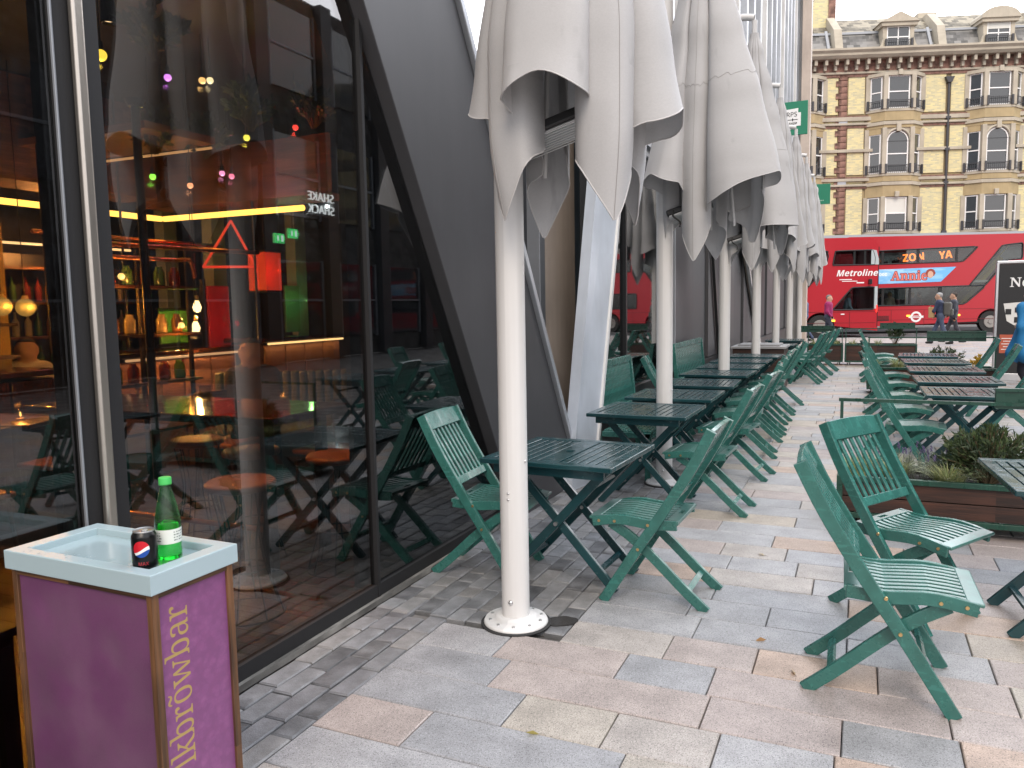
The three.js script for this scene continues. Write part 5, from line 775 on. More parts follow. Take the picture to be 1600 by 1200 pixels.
    if (arch) part('pane', poly([[-w / 2 + 0.05, mid + 0.03], [w / 2 - 0.05, mid + 0.03], ...Array.from({ length: 9 }, (_, i) => [(w / 2 - 0.05) * Math.cos(i * PI / 8), h + (w / 2 - 0.05) * Math.sin(i * PI / 8)])], 0.02).translate(0, 0, 0.03), mPaneD, g);
    else part('pane', box(w - 0.1, h - mid - 0.06, 0.02, 0, (h + mid) / 2, 0.035), o.blind ? mBlind : mPaneD, g);
    part('meeting_rail', box(w - 0.06, 0.06, 0.06, 0, mid, 0.04), mSash, g);
    if (o.cross) part('glazing_bar', box(0.05, h, 0.05, 0, h / 2, 0.045), mSash, g);
    part('sill', box(w + 0.14, 0.08, 0.2, 0, -0.04, 0.06), mSt, g);
    if (o.rail !== false) { const r = []; for (let i = 0; i <= Math.round(w / 0.11); i++) r.push(rod([-w / 2 + i * w / Math.round(w / 0.11), 0, 0.22], [-w / 2 + i * w / Math.round(w / 0.11), 0.42, 0.22], 0.012, 4)); r.push(box(w + 0.1, 0.03, 0.03, 0, 0.42, 0.22), box(w + 0.1, 0.03, 0.03, 0, 0.12, 0.22)); for (const s of [-1, 1]) r.push(box(0.1, 0.5, 0.1, s * (w / 2 + 0.06), 0.24, 0.22)); part('railing', r, mIron, g); }
    return g;
  };
  const rows = [[5.28, 1.85, false], [8.42, 1.72, true], [11.88, 1.75, false]];
  bays.forEach((bx, bi) => {
    const ca = 38 * D2R, fw = 1.5, cw = 0.95, pz = Math.sin(ca) * cw, px = Math.cos(ca) * cw, out = [[-fw / 2 - px, -0.3], [-fw / 2, pz - 0.3], [fw / 2, pz - 0.3], [fw / 2 + px, -0.3]];
    const prism = (y0, y1, grow, m, n) => add(n, poly(out.map(([x, z]) => [x * (1 + grow), -(z + (z > -0.3 ? grow * 0.7 : 0))]), y1 - y0).rotateX(-PI / 2).translate(bx, y0, 0), m);
    rows.forEach(([y0, h, arch], ri) => {
      const top = [7.95, 11.2, 13.8][ri];
      prism([5.0, 7.98, 11.24][ri], y0 - 0.02, 0, mOch, 'bay_apron'); prism(y0 - 0.14, y0 - 0.02, 0.045, mSt, 'bay_sill'); prism(y0 + (arch ? h + 0.72 : h + 0.02), top, 0.0, mOch, 'bay_head'); prism(top - 0.18, top, 0.07, mSt, 'bay_cornice');
      // back wall of the bay and corner piers
      for (const [x, z] of out) add('bay_pier', rbox(0.24, h + (arch ? 0.74 : 0.04), 0.24, bx + x * 0.985, y0 + h / 2 + (arch ? 0.35 : 0), z - 0.05, 0.02, 1), mSt);
      const zc = pz - 0.3 - 0.16;
      sash(t, bx, y0, fw - 0.34, h, { z: zc, arch, blind: ri === 0 && bi === 1 });
      if (arch) add('window_arch', poly([[-0.75, 0], [-0.75, 0.74], [0.75, 0.74], [0.75, 0]], 0.1, 0, [[[-0.58, 0.0], ...Array.from({ length: 11 }, (_, i) => [-0.6 * Math.cos(i * PI / 10), 0.6 * Math.sin(i * PI / 10)]), [0.58, 0.0]]]).translate(bx, y0 + h, zc), mSt), add('arch_ring', new THREE.TorusGeometry(0.66, 0.07, 6, 20, PI).translate(bx, y0 + h, zc + 0.12), mSt), add('keystone', rbox(0.24, 0.44, 0.2, bx, y0 + h + 0.72, zc + 0.16, 0.02, 1), mSt);
      else add('keystone', rbox(0.22, 0.3, 0.16, bx, y0 + h + 0.14, pz - 0.26, 0.02, 1), mSt);
      for (const s of [-1, 1]) { const w = sash(t, bx + s * (fw / 2 + px / 2) - s * 0.1 * Math.sin(ca), y0, cw - 0.32, h + (arch ? 0.42 : 0), { z: -0.3 + pz / 2 - 0.12, turn: s * (PI / 2 - (PI / 2 - ca)) }); if (arch) add('bay_filler', box(0.7, 0.4, 0.12, bx + s * (fw / 2 + px / 2), y0 + h + 0.6, -0.3 + pz / 2 - 0.1, 0, s * ca, 0), mOch); }
    });
    // dormer
    const y = 15.12, round = bi % 2 === 0;
    if (bi > 0) {
      for (const s of [-1, 1]) { add('dormer_cheek', box(0.2, 1.3, 1.3, bx + s * 0.72, y + 0.65, -0.75), mSt); add('dormer_scroll', poly([[0, 0], [s * 0.36, 0], [s * 0.12, 0.22], [0, 0.6]], 0.14).translate(bx + s * 0.8, y, -0.2), mSt); }
      add('dormer_head', box(1.9, 0.2, 1.5, bx, y + 1.28, -0.7), mSt);
      add('dormer_pediment', poly(round ? Array.from({ length: 13 }, (_, i) => [0.98 * Math.cos(i * PI / 12), 0.55 * Math.sin(i * PI / 12)]) : [[-1, 0], [1, 0], [0, 0.5]], 1.5, 0.03).translate(bx, y + 1.38, -1.4), mSt);
      sash(t, bx, y + 0.02, 1.24, 1.18, { z: -0.22, cross: true, blind: false });
      if (round) add('blind', box(1.1, 0.34, 0.02, bx, y + 1.02, -0.15), mBlind);
    }
  });
  // drainpipe
  const dp = add('drainpipe', rod([20.75, 5.1, -0.2], [20.75, 13.3, -0.2], 0.07, 10), mIron); part('hopper', poly([[-0.1, 0], [0.1, 0], [0.24, 0.3], [-0.24, 0.3]], 0.26).translate(20.75, 13.25, -0.33), mIron, dp); for (const y of [5.2, 7.9, 9.7, 11.4]) part('pipe_clip', box(0.26, 0.12, 0.16, 20.75, y, -0.22), mIron, dp);
  // shop level behind the buses
  add('shop_front', box(X1 - X0, 4.9, 0.2, (X0 + X1) / 2, 2.45, -0.22), std({ color: rgb(0.16, 0.15, 0.15), map: tStone, roughness: 0.6 })); for (let i = 0; i < 11; i++) add('shop_window', box(2.0, 2.6, 0.04, 7.4 + i * 2.5, 1.9, -0.1), mPaneD);
  add('shop_cornice', box(X1 - X0, 0.3, 0.6, (X0 + X1) / 2, 4.95, 0.0), mLead);
}

// ---------------------------------------------------------------- signs
const mSign = std({ color: rgb(0.008, 0.19, 0.105), roughness: 0.5 });
{
  const t = thing('hanging_sign', 'upper green hanging sign with white notched plate on the metal clad building', 'sign', [-1.64, 5.39, -20]);
  part('panel', rbox(0.82, 0.76, 0.06, 0, 0.38, 0, 0.006, 1), mSign, t);
  const pl = poly([[-0.34, 0.1], [0.16, 0.14], [0.16, 0.2], [0.26, 0.2], [0.26, 0.5], [0.2, 0.5], [0.2, 0.6], [-0.34, 0.56]], 0.008).translate(0, 0, 0.03); part('white_plate', pl, mWhiteP, t);
  const a = text('SHARPS', 0.105, await new FontLoader().loadAsync('fonts/droid/droid_sans_regular.typeface.json'), 0.004); a.translate(-0.33, 0.415, 0.039); part('lettering', a, mBlack, t);
  part('arrow', [box(0.5, 0.014, 0.004, -0.06, 0.345, 0.041), box(0.02, 0.06, 0.004, 0.08, 0.345, 0.041), new THREE.CircleGeometry(0.032, 16).translate(-0.1, 0.345, 0.042)], mBlack, t);
  const b = text('SHOP', 0.05, font, 0.004); b.translate(0.0, 0.235, 0.039); part('lettering', [b, box(0.24, 0.01, 0.004, 0.05, 0.185, 0.041)], mBlack, t);
  part('bracket', [rod([-0.7, 0.7, 0], [-0.4, 0.7, 0], 0.02), rod([-0.7, 0.08, 0], [-0.4, 0.08, 0], 0.02)], mSteel, t);
  const t2 = thing('hanging_sign', 'lower green hanging sign with two white leaf marks', 'sign', [-1.40, 4.42, -26]);
  part('panel', rbox(0.96, 0.6, 0.06, 0, 0.3, 0, 0.006, 1), mSign, t2);
  for (const x of [-0.02, 0.10]) part('leaf_mark', poly(Array.from({ length: 16 }, (_, i) => [x + 0.042 * Math.sin(i * PI / 8) * (1 + 0.3 * Math.cos(i * PI / 8)), 0.37 + 0.16 * Math.cos(i * PI / 8)]), 0.006).translate(0, 0, 0.03), mWhiteP, t2);
  part('small_print', [0, 1, 2, 3, 4, 5].map(i => box(0.03, 0.03, 0.004, 0.06 + i * 0.045, 0.11, 0.034)), std({ color: rgb(0.3, 0.5, 0.4), roughness: 0.6 }), t2);
  part('bracket', rod([-0.9, 0.5, 0], [-0.45, 0.5, 0], 0.02), mSteel, t2);
  // information totem
  const n = thing('information_sign', 'tall black information sign with white map drawing near the street', 'sign', [2.98, 0, -16.95], -4 * D2R);
  part('plinth', rbox(1.40, 0.14, 0.24, 0, 0.07, 0, 0.01, 1), mSteel, n); part('panel', rbox(1.34, 2.02, 0.14, 0, 1.13, 0, 0.01, 1), mBlack, n); for (const s of [-1, 1]) part('edge_strip', rbox(0.05, 2.06, 0.17, s * 0.69, 1.13, 0, 0.01, 1), mSteel, n); part('edge_strip', rbox(1.42, 0.05, 0.17, 0, 2.17, 0, 0.01, 1), mSteel, n);
  const nt = text('Nova', 0.17, serif, 0.006); nt.translate(-0.50, 1.72, 0.07); part('lettering', nt, mWhiteP, n); part('rule', box(0.3, 0.014, 0.006, -0.05, 1.62, 0.073), mWhiteP, n);
  const plan = [[-0.58, 1.42], [-0.1, 1.46], [0.5, 1.40], [0.5, 1.1], [0.1, 1.0], [-0.34, 0.98], [-0.52, 1.1]];
  const mp = part('map', poly(plan, 0.004).translate(0, 0, 0.0715), std({ color: rgb(0.66, 0.66, 0.64), roughness: 0.6 }), n);
  part('map_block', [[-0.5, 1.27, 0.09, 0.1], [-0.32, 1.3, 0.16, 0.09], [-0.36, 1.12, 0.09, 0.1], [-0.2, 1.1, 0.12, 0.14], [-0.05, 1.3, 0.05, 0.2], [0.12, 1.28, 0.2, 0.12], [0.12, 1.12, 0.2, 0.08], [0.36, 1.26, 0.1, 0.16]].map(([x, y, w, h]) => box(w, h, 0.004, x, y, 0.0795)), mBlack, mp);
  part('notice', rbox(0.36, 0.34, 0.006, -0.44, 0.68, 0.073, 0.002, 1), std({ color: rgb(0.42, 0.09, 0.045), roughness: 0.6 }), n); part('notice_lines', [0, 1, 2, 3, 4].map(i => box(0.26 - (i % 2) * 0.06, 0.012, 0.003, -0.46, 0.78 - i * 0.05, 0.078)), mWhiteP, n);
}
// building on the open side of the plaza, seen mirrored in the glass
{
  const t = thing('office_building', 'dark office building across the plaza, seen mirrored in the glass', 'building', [10.5, 0, 0]);
  const mW = std({ color: rgb(0.12, 0.115, 0.11), map: tStone, roughness: 0.8 }), mG = phy({ color: rgb(0.03, 0.035, 0.04), roughness: 0.06, clearcoat: 1, clearcoatRoughness: 0.03 });
  part('wall', box(0.5, 10.6, 27, 0.4, 5.3, -16.5), mW, t);
  for (let i = 0; i < 9; i++) for (let j = 0; j < 3; j++) { const w = part('window', box(0.06, 2.3, 2.0, 0.14, 1.8 + j * 3.6, -4.6 - i * 2.9), mG, t); part('frame', [box(0.1, 2.4, 0.06, 0.12, 1.8 + j * 3.6, -3.6 - i * 2.9), box(0.1, 2.4, 0.06, 0.12, 1.8 + j * 3.6, -5.6 - i * 2.9), box(0.1, 0.06, 2.0, 0.12, 1.8 + j * 3.6, -4.6 - i * 2.9)], mAluDark, w); }
  for (let i = 0; i < 10; i++) part('pier', box(0.4, 10.6, 0.5, 0.1, 5.3, -3.1 - i * 2.9), mFin, t);
  const sansR = await new FontLoader().loadAsync('fonts/droid/droid_sans_regular.typeface.json');
  const s = thing('neon_sign', 'white lit two line sign across the plaza, mirrored in the dark glass', 'sign', [9.9, 0, -19.1]);
  const mk = (str, y, ww) => { const g = text(str, 0.24, sansR, 0.03); const bb = g.boundingBox; g.scale(ww / (bb.max.x - bb.min.x), 1, 1).rotateY(-PI / 2).translate(0, y, -0.75); return part('lit_lettering', g, emis([0.95, 1, 1], 1.6), s); };
  mk('SHAKE', 4.66, 1.2); mk('SHACK', 4.30, 1.2);
  part('mounting_rail', [box(0.04, 0.04, 1.5, 0.12, 4.64, -0.1), box(0.04, 0.04, 1.5, 0.12, 4.28, -0.1), box(0.5, 0.03, 0.03, 0.36, 4.5, -0.6), box(0.5, 0.03, 0.03, 0.36, 4.5, 0.4)], mBlack, s);
  point(s, [-0.25, 4.5, -0.1], 0xf4ffff, 2);
}
// ---------------------------------------------------------------- inside the restaurant
{
  const mCop = std({ color: rgb(0.62, 0.27, 0.13), metalness: 1, roughness: 0.3 }), mLeather = std({ color: rgb(0.30, 0.11, 0.045), roughness: 0.45 }), mWire = std({ color: rgb(0.03, 0.025, 0.022), metalness: 0.7, roughness: 0.4 }), mGlossTop = phy({ color: rgb(0.13, 0.05, 0.025), map: tWood, roughness: 0.13, clearcoat: 0.8, clearcoatRoughness: 0.08 });
  const stool = (x, z, label) => {
    const t = thing('bar_stool', label, 'stool', [x, 0, z], 0, 'round stools inside');
    part('seat', lathe([[0, 0.655], [0.15, 0.655], [0.172, 0.665], [0.175, 0.685], [0.16, 0.70], [0, 0.705]], 30), mLeather, t);
    for (let i = 0; i < 8; i++) { const a = i * PI / 4; part('wire_leg', tube([[0.14 * Math.cos(a), 0.655, 0.14 * Math.sin(a)], [0.10 * Math.cos(a + 0.2), 0.35, 0.10 * Math.sin(a + 0.2)], [0.19 * Math.cos(a + 0.3), 0, 0.19 * Math.sin(a + 0.3)]], 0.005, 10, 5), mWire, t); }
    part('foot_ring', new THREE.TorusGeometry(0.115, 0.005, 6, 28).rotateX(PI / 2).translate(0, 0.25, 0), mWire, t); part('base_ring', new THREE.TorusGeometry(0.19, 0.006, 6, 28).rotateX(PI / 2).translate(0, 0.014, 0), mWire, t);
  };
  stool(-4.04, -3.9, 'brown round stool behind the glass, farthest inside'); stool(-3.41, -3.72, 'brown round stool behind the glass, middle of three'); stool(-2.83, -3.0, 'brown round stool behind the glass, nearest the pane'); stool(-2.80, -3.75, 'brown round stool behind the glass by the thin black mullion');
  const ht = thing('high_table', 'long glossy wooden high table behind the glass reflecting the lamps', 'table', [-4.05, 0, -3.82]);
  part('top', rbox(2.1, 0.05, 0.75, 0, 0.915, 0, 0.01, 2, 0), mGlossTop, ht); for (const s of [-1, 1]) { part('leg', rbox(0.06, 0.89, 0.06, s * 0.9, 0.445, 0.25, 0.006, 1), mWire, ht); part('leg', rbox(0.06, 0.89, 0.06, s * 0.9, 0.445, -0.25, 0.006, 1), mWire, ht); } part('foot_rail', rod([-0.9, 0.25, 0.25], [0.9, 0.25, 0.25], 0.018), mCop, ht);
  [[-4.5, -3.88, 'stemless glass on the high table, farthest from the thin mullion'], [-4.3, -3.84, 'stemless glass on the high table, second from the wall'], [-3.9, -3.86, 'stemless glass on the high table, nearest the red reflection']].forEach(([x, z, l]) => { const g = thing('drinking_glass', l, 'glass', [x, 0.941, z], 0, 'glasses on the high table'); part('bowl', lathe([[0.026, 0.0], [0.034, 0.04], [0.036, 0.12]], 24), mGlassClear, g); part('foot', lathe([[0, 0.002], [0.026, 0.002], [0.026, 0.012], [0, 0.012]], 20), mGlassClear, g); });
  // counters
  const counter = (name, label, x, z0, z1, h, mF) => { const t = thing(name, label, 'counter', [x, 0, (z0 + z1) / 2]), L = z0 - z1; part('top', rbox(0.6, 0.05, L + 0.1, 0, h, 0, 0.01, 2), mGlossTop, t); const n = Math.max(2, Math.round(L / 0.4)), g = rbox(0.04, h - 0.08, L / n - 0.02, 0, 0, 0, 0.006, 1, 1); for (let i = 0; i < n; i++) { const m = part('front_panel', g, mF, t); m.position.set(0.24, h / 2 - 0.02, -L / 2 + (i + 0.5) * L / n); } part('carcass', box(0.44, h - 0.05, L, 0, h / 2 - 0.03, 0), mBlack, t); return t; };
  const mPink = std({ color: rgb(0.42, 0.20, 0.13), map: tPanel, roughness: 0.5 });
  const c1 = counter('bar_counter', 'copper panelled bar counter at the back behind the pale steel mullion', -6.3, -5.0, -6.45, 1.15, mPink), c2 = counter('bar_counter', 'bar counter with a warm lit edge at the back of the restaurant', -6.4, -7.0, -8.4, 1.2, mPink), c3 = counter('bar_counter', 'bar counter in front of the yellow lit back wall', -6.6, -2.6, -4.6, 1.05, mGlossTop);
  const bk0 = { v: null };
  const strip = (par, a, b, col, k, li) => { const A = V(...a), B = V(...b), m = part('light_strip', rod(a, b, par === bk0.v ? 0.028 : 0.012, 8), emis(col, k * 0.9), par); const l = new THREE.RectAreaLight(rgb(...col), li * 1.1, A.distanceTo(B), 0.05); l.position.copy(A).add(B).multiplyScalar(0.5); l.position.y -= 0.03; const c = l.position.clone(); par.add(l); const d = B.clone().sub(A); l.rotation.set(-PI / 2, 0, Math.abs(d.z) > Math.abs(d.x) ? PI / 2 : 0); return l; };
  strip(c2, [0.31, 1.16, 0.7], [0.31, 1.16, -0.7], [1, 0.55, 0.2], 4, 6);
  strip(c1, [0.31, 1.11, 0.7], [0.31, 1.11, -0.7], [1, 0.5, 0.22], 1.5, 5);
  // bulkhead with the lit cove
  const bk = bk0.v = thing('bulkhead', 'wood clad ceiling bulkhead with a bright yellow lit edge', 'ceiling bulkhead', [0, 0, 0]), mWoodI = std({ color: rgb(0.34, 0.17, 0.09), map: tWood, roughness: 0.5 });
  part('soffit_box', box(0.5, 0.9, 4.6, -6.95, 3.15, -3.83), mWoodI, bk); part('soffit_box', box(2.4, 0.55, 0.5, -5.75, 2.9, -6.45), mWoodI, bk);
  strip(bk, [-6.66, 2.5, -2.2], [-6.66, 2.5, -6.13], [1, 0.45, 0.07], 7, 9); strip(bk, [-6.64, 2.5, -6.15], [-4.85, 2.5, -6.15], [1, 0.45, 0.07], 7, 9);
  const pn = thing('ceiling_panel', 'floating wooden ceiling panel with a lit lower edge', 'ceiling panel', [0, 0, 0]); part('panel', box(1.5, 0.06, 0.75, -5.95, 3.02, -5.05), mWoodI, pn); part('hanger', [rod([-6.5, 3.05, -5.05], [-6.5, 3.6, -5.05], 0.01), rod([-5.4, 3.05, -5.05], [-5.4, 3.6, -5.05], 0.01)], mWire, pn); strip(pn, [-6.65, 2.96, -5.40], [-5.22, 2.96, -5.40], [1, 0.45, 0.16], 1.2, 3);
  // neon triangle
  const tri = thing('neon_triangle', 'red neon triangle hanging in the restaurant', 'neon light', [-6.0, 0, 0]), TP = [[0, 2.47, -6.42], [0, 1.98, -6.01], [0, 2.01, -6.76]];
  for (let i = 0; i < 3; i++) { const a = TP[i], b = TP[(i + 1) % 3]; part('neon_tube', rod(a, b, 0.013), emis([1, 0.05, 0.02], 1.6), tri); } part('suspension_wire', rod(TP[0], [0, 3.6, -6.42], 0.004, 5), mWire, tri); point(tri, [0.12, 2.15, -6.4], 0xff2a18, 0.35);
  // coloured bulbs among hanging leaves
  [[-4.2, 3.08, -3.49, 'amber', [1, 0.62, 0.06]], [-4.6, 3.22, -4.37, 'violet', [0.8, 0.25, 0.9]], [-4.6, 3.28, -4.7, 'orange', [1, 0.5, 0.15]], [-4.6, 3.3, -4.78, 'warm white', [1, 0.7, 0.35]], [-4.6, 3.14, -5.77, 'red', [1, 0.06, 0.04]], [-4.6, 2.94, -5.15, 'yellow', [1, 0.75, 0.08]], [-5.4, 2.66, -4.91, 'green', [0.35, 1, 0.08]], [-5.4, 2.64, -5.31, 'small orange', [1, 0.35, 0.15]], [-5.4, 2.8, -5.7, 'pink', [1, 0.3, 0.5]], [-5.4, 2.79, -5.82, 'rose', [1, 0.2, 0.3]]].forEach(([x, y, z, n, c], i) => {
    const t = thing('ceiling_bulb', `${n} glowing bulb hanging under the dark ceiling behind the glass`, 'light bulb', [x, y, z], 0, 'coloured bulbs inside');
    part('bulb', new THREE.SphereGeometry(i === 0 ? 0.035 : 0.026, 16, 12), emis(c, 3), t); part('socket', cyl(0.018, 0.014, 0.06, 0, 0.05, 0), mWire, t); part('flex', rod([0, 0.07, 0], [0, 3.62 - y, 0], 0.004, 5), mWire, t); point(t, [0, -0.06, 0], rgb(...c), 0.22);
  });
  [[-4.6, 3.0, -5.2], [-5.4, 2.85, -4.95], [-5.4, 2.9, -5.5], [-4.3, 3.2, -4.0], [-4.5, 3.15, -5.9]].forEach(([x, y, z], i) => { const t = shrub('hanging_plant', ['trailing plant hanging beside the yellow bulb', 'trailing plant lit green above the bar', 'trailing plant hanging beside the pink bulbs', 'trailing plant hanging by the amber bulb', 'trailing plant hanging by the red bulb'][i], [x, y, z], 0.28, 0.34, 0.24, 600, [mLeaf[0], mLeaf[2]], 0.08, 0.035, 'hanging plants inside'); t.userData.category = 'plant'; });
  // lantern, lit panels, exit signs
  const lan = thing('red_lantern', 'glowing red box lantern hanging by the neon triangle', 'lantern', [-6.0, 1.96, -6.9]); part('shade', rbox(0.24, 0.42, 0.26, 0, 0, 0, 0.01, 2), emis([1, 0.09, 0.03], 0.45, [0.3, 0.02, 0.01]), lan); part('frame', [box(0.26, 0.02, 0.28, 0, 0.215, 0), box(0.26, 0.02, 0.28, 0, -0.215, 0)], mWire, lan); part('hanging_rod', rod([0, 0.22, 0], [0, 1.6, 0], 0.006, 5), mWire, lan); point(lan, [0.3, 0, 0.1], 0xff3010, 0.5);
  const rp = thing('lit_screen', 'tall red lit screen behind the bar', 'screen', [-6.75, 0, -6.95]); part('screen', rbox(0.04, 0.95, 0.32, 0, 1.35, 0, 0.006, 1), emis([0.8, 0.03, 0.05], 0.13, [0.3, 0.02, 0.02]), rp); part('post', box(0.06, 1.9, 0.04, -0.04, 0.95, 0.18), mWire, rp); point(rp, [0.3, 1.4, 0], 0xff2030, 0.2);
  const gp = thing('green_screen', 'square green lit screen above the bar counter', 'screen', [-6.6, 1.38, -6.15]); part('screen', rbox(0.03, 0.34, 0.36, 0, 0, 0, 0.006, 1), emis([0.25, 0.7, 0.06], 0.03, [0.06, 0.16, 0.03]), gp); part('bezel', [box(0.04, 0.03, 0.4, 0, 0.185, 0), box(0.04, 0.03, 0.4, 0, -0.185, 0)], mWire, gp); point(gp, [0.25, 0.1, 0], 0x80ff30, 0.24);
  const gp2 = thing('green_screen', 'narrow pale green lit screen at the right of the red lantern', 'screen', [-6.8, 1.55, -8.3]); part('screen', rbox(0.03, 0.6, 0.28, 0, 0, 0, 0.006, 1), emis([0.35, 0.65, 0.25], 0.05, [0.07, 0.14, 0.06]), gp2); part('post', box(0.03, 1.3, 0.03, -0.03, -0.9, 0), mWire, gp2); point(gp2, [0.25, 0.1, 0], 0xa0ff80, 0.2);
  [[-6.0, 2.34, -7.15, 'lower'], [-6.0, 2.41, -7.39, 'upper']].forEach(([x, y, z, n]) => { const t = thing('exit_sign', `${n} of two small green lit exit signs`, 'exit sign', [x, y, z], 0, 'green exit signs'); part('lit_face', rbox(0.03, 0.11, 0.17, 0, 0, 0, 0.005, 1), emis([0.12, 0.8, 0.25], 0.6, [0.05, 0.3, 0.1]), t); part('pictogram', [box(0.004, 0.06, 0.025, 0.018, 0, 0.03), box(0.004, 0.07, 0.035, 0.018, 0, -0.04)], emis([0.8, 1, 0.85], 1.1), t); part('bracket', rod([0, 0.05, 0], [0, 3.62 - y, 0], 0.006, 5), mWire, t); point(t, [0.1, 0, 0], 0x50ff80, 0.048); });
  // filament pendants
  [[-5.9, 1.58, -5.8, 'higher'], [-5.9, 1.38, -5.77, 'lower']].forEach(([x, y, z, n]) => { const t = thing('pendant_lamp', `${n} of two warm filament lamps over the bar`, 'lamp', [x, y, z], 0, 'filament lamps over the bar'); part('bulb', lathe([[0, -0.05], [0.03, -0.04], [0.042, 0], [0.025, 0.05], [0.016, 0.07]], 18), emis([1, 0.62, 0.25], 7), t); part('cap', cyl(0.02, 0.018, 0.05, 0, 0.09, 0), mBrass, t); part('flex', rod([0, 0.11, 0], [0, 3.62 - y, 0], 0.004, 5), mWire, t); point(t, [0, -0.09, 0], 0xffb060, 2.2); });
  // globe lamps of the left bay and its yellow wall
  const yw = thing('partition_wall', 'yellow partition behind the globe lamps', 'partition', [-7.4, 0, -3.9]); part('board', box(0.1, 2.4, 2.0, 0, 1.2, 0), std({ color: rgb(0.55, 0.34, 0.08), map: tPanel, roughness: 0.7 }), yw); part('shelf', [box(0.2, 0.03, 1.9, 0.15, 1.45, 0), box(0.2, 0.03, 1.9, 0.15, 1.15, 0)], mWalnut, yw);
  [[-6.4, 1.61, -4.22, 'first'], [-6.4, 1.60, -4.42, 'second'], [-6.4, 1.63, -4.0, 'third']].forEach(([x, y, z, n]) => { const t = thing('globe_lamp', `${n} globe lamp over the bar before the yellow partition, counted from the aisle`, 'lamp', [x, y, z], 0, 'globe lamps at the bar'); part('globe', new THREE.SphereGeometry(0.075, 20, 14), emis([1, 0.5, 0.10], 0.6), t); part('cap', cyl(0.03, 0.02, 0.03, 0, 0.085, 0), mBrass, t); part('flex', rod([0, 0.1, 0], [0, 2.0, 0], 0.004, 5), mWire, t); point(t, [0.14, 0, 0], 0xffa030, 2.2); });
  // copper pipe racks and black posts
  const rack = thing('pipe_rack', 'copper pipe rack on black posts over the bar', 'rack', [0, 0, 0]); part('copper_pipe', tube([[-5.6, 2.10, -4.3], [-5.6, 2.11, -5.4], [-5.6, 2.12, -6.35]], 0.022, 20, 10), mCop, rack); part('copper_pipe', tube([[-5.6, 2.0, -4.3], [-5.6, 2.0, -5.3], [-5.6, 2.0, -5.45], [-5.6, 1.85, -5.5]], 0.018, 30, 10), mCop, rack); part('copper_pipe', tube([[-6.5, 2.25, -4.6], [-6.5, 2.25, -6.8]], 0.02, 4, 10), mCop, rack); for (const [x, z] of [[-5.6, -4.35], [-5.6, -6.3], [-6.5, -4.7], [-6.5, -5.5]]) part('post', rod([x, 1.2, z], [x, 3.6, z], 0.012), mWire, rack);
  const col = thing('steel_column', 'thin black steel column standing behind the pane', 'column', [-3.9, 0, -3.45]); part('shaft', rod([0, 0, 0], [0, 2.75, 0], 0.025), mWire, col); part('foot', cyl(0.06, 0.06, 0.012, 0, 0.006, 0), mWire, col); part('head', cyl(0.04, 0.06, 0.04, 0, 2.76, 0), mWire, col);
  const mTeal = std({ color: rgb(0.30, 0.38, 0.40), map: tPanel, roughness: 0.6 });
  [[-7.2, -7.4], [-6.9, -8.55], [-8.3, -7.7]].forEach(([x, z], i) => { const t = thing('column', `pale blue grey post in place of a daylit window at the back, ${['beside the red panel', 'beside the narrow green screen', 'behind the lantern'][i]}`, 'column', [x, 0, z], 0, 'pale posts in place of back windows'); part('shaft', rbox(0.16, 3.55, 0.22, 0, 1.775, 0, 0.01, 1), mTeal, t); part('foot', rbox(0.2, 0.15, 0.26, 0, 0.075, 0, 0.01, 1), mBlack, t); });  // pale posts put in place of back windows showing daylight
  // sofa and people inside
  const so = thing('banquette', 'ribbed dark banquette seat behind the high table', 'seat', [-4.95, 0, -6.15], 0.5); part('base', rbox(1.8, 0.42, 0.6, 0, 0.21, 0, 0.05, 3), std({ color: rgb(0.05, 0.055, 0.04), roughness: 0.6 }), so); for (let i = 0; i < 22; i++) part('rib', rbox(0.075, 0.55, 0.12, -0.86 + i * 0.082, 0.66, -0.28, 0.03, 2), std({ color: rgb(0.10, 0.10, 0.065), roughness: 0.6 }), so);
  person('dark haired person in a black and tan striped top seated inside at the table', [-4.98, 0, -5.5], -50, { pose: 'sit', top: [0.10, 0.06, 0.045], leg: [0.02, 0.02, 0.03], hair: [0.012, 0.009, 0.008], long: 2.2, arms: [[0.1, 1.1], [0.3, 1.1, 0.02]], armsR: [[0.1, 1.1], [0.28, 1.08, 0.0]] });
  person('person in a white shirt seated beyond the globe lamps', [-8.0, 0, -5.5], -40, { pose: 'sit', top: [0.5, 0.45, 0.40], leg: [0.02, 0.02, 0.03], hair: [0.015, 0.01, 0.01], arms: [[0.1, 1.1], [0.3, 1.2, 0.1]] });
  const back = thing('back_bar', 'shelved back bar with bottles at the rear wall', 'shelves', [-8.6, 0, -5.9]); part('carcass', box(0.3, 2.2, 2.6, 0, 1.1, 0), mBlack, back); for (let i = 0; i < 4; i++) part('shelf', box(0.32, 0.03, 2.5, 0.16, 0.9 + i * 0.38, 0), mWoodI, back);
  const bcol = [[0.2, 0.09, 0.02], [0.05, 0.12, 0.04], [0.35, 0.3, 0.2], [0.12, 0.02, 0.02]].map(c => phy({ color: rgb(...c), roughness: 0.12 }));
  const bgeo = lathe([[0, 0], [0.036, 0], [0.038, 0.02], [0.038, 0.16], [0.014, 0.2], [0.013, 0.27], [0, 0.27]], 12);
  for (let i = 0; i < 3; i++) for (let j = 0; j < 18; j++) { const m = mesh('bar_bottle', bgeo, bcol[Math.floor(rnd() * 4)]); m.name = numbered('bar_bottle'); m.position.set(-8.42, 0.916 + i * 0.38, -4.75 - j * 0.135 + R(-0.02, 0.02)); tag(m, `small bottle on the ${['lowest', 'middle', 'highest'][i]} filled shelf of the back bar`, 'bottle', `bottles on the ${['lowest', 'middle', 'highest'][i]} back bar shelf`); scene.add(m); }
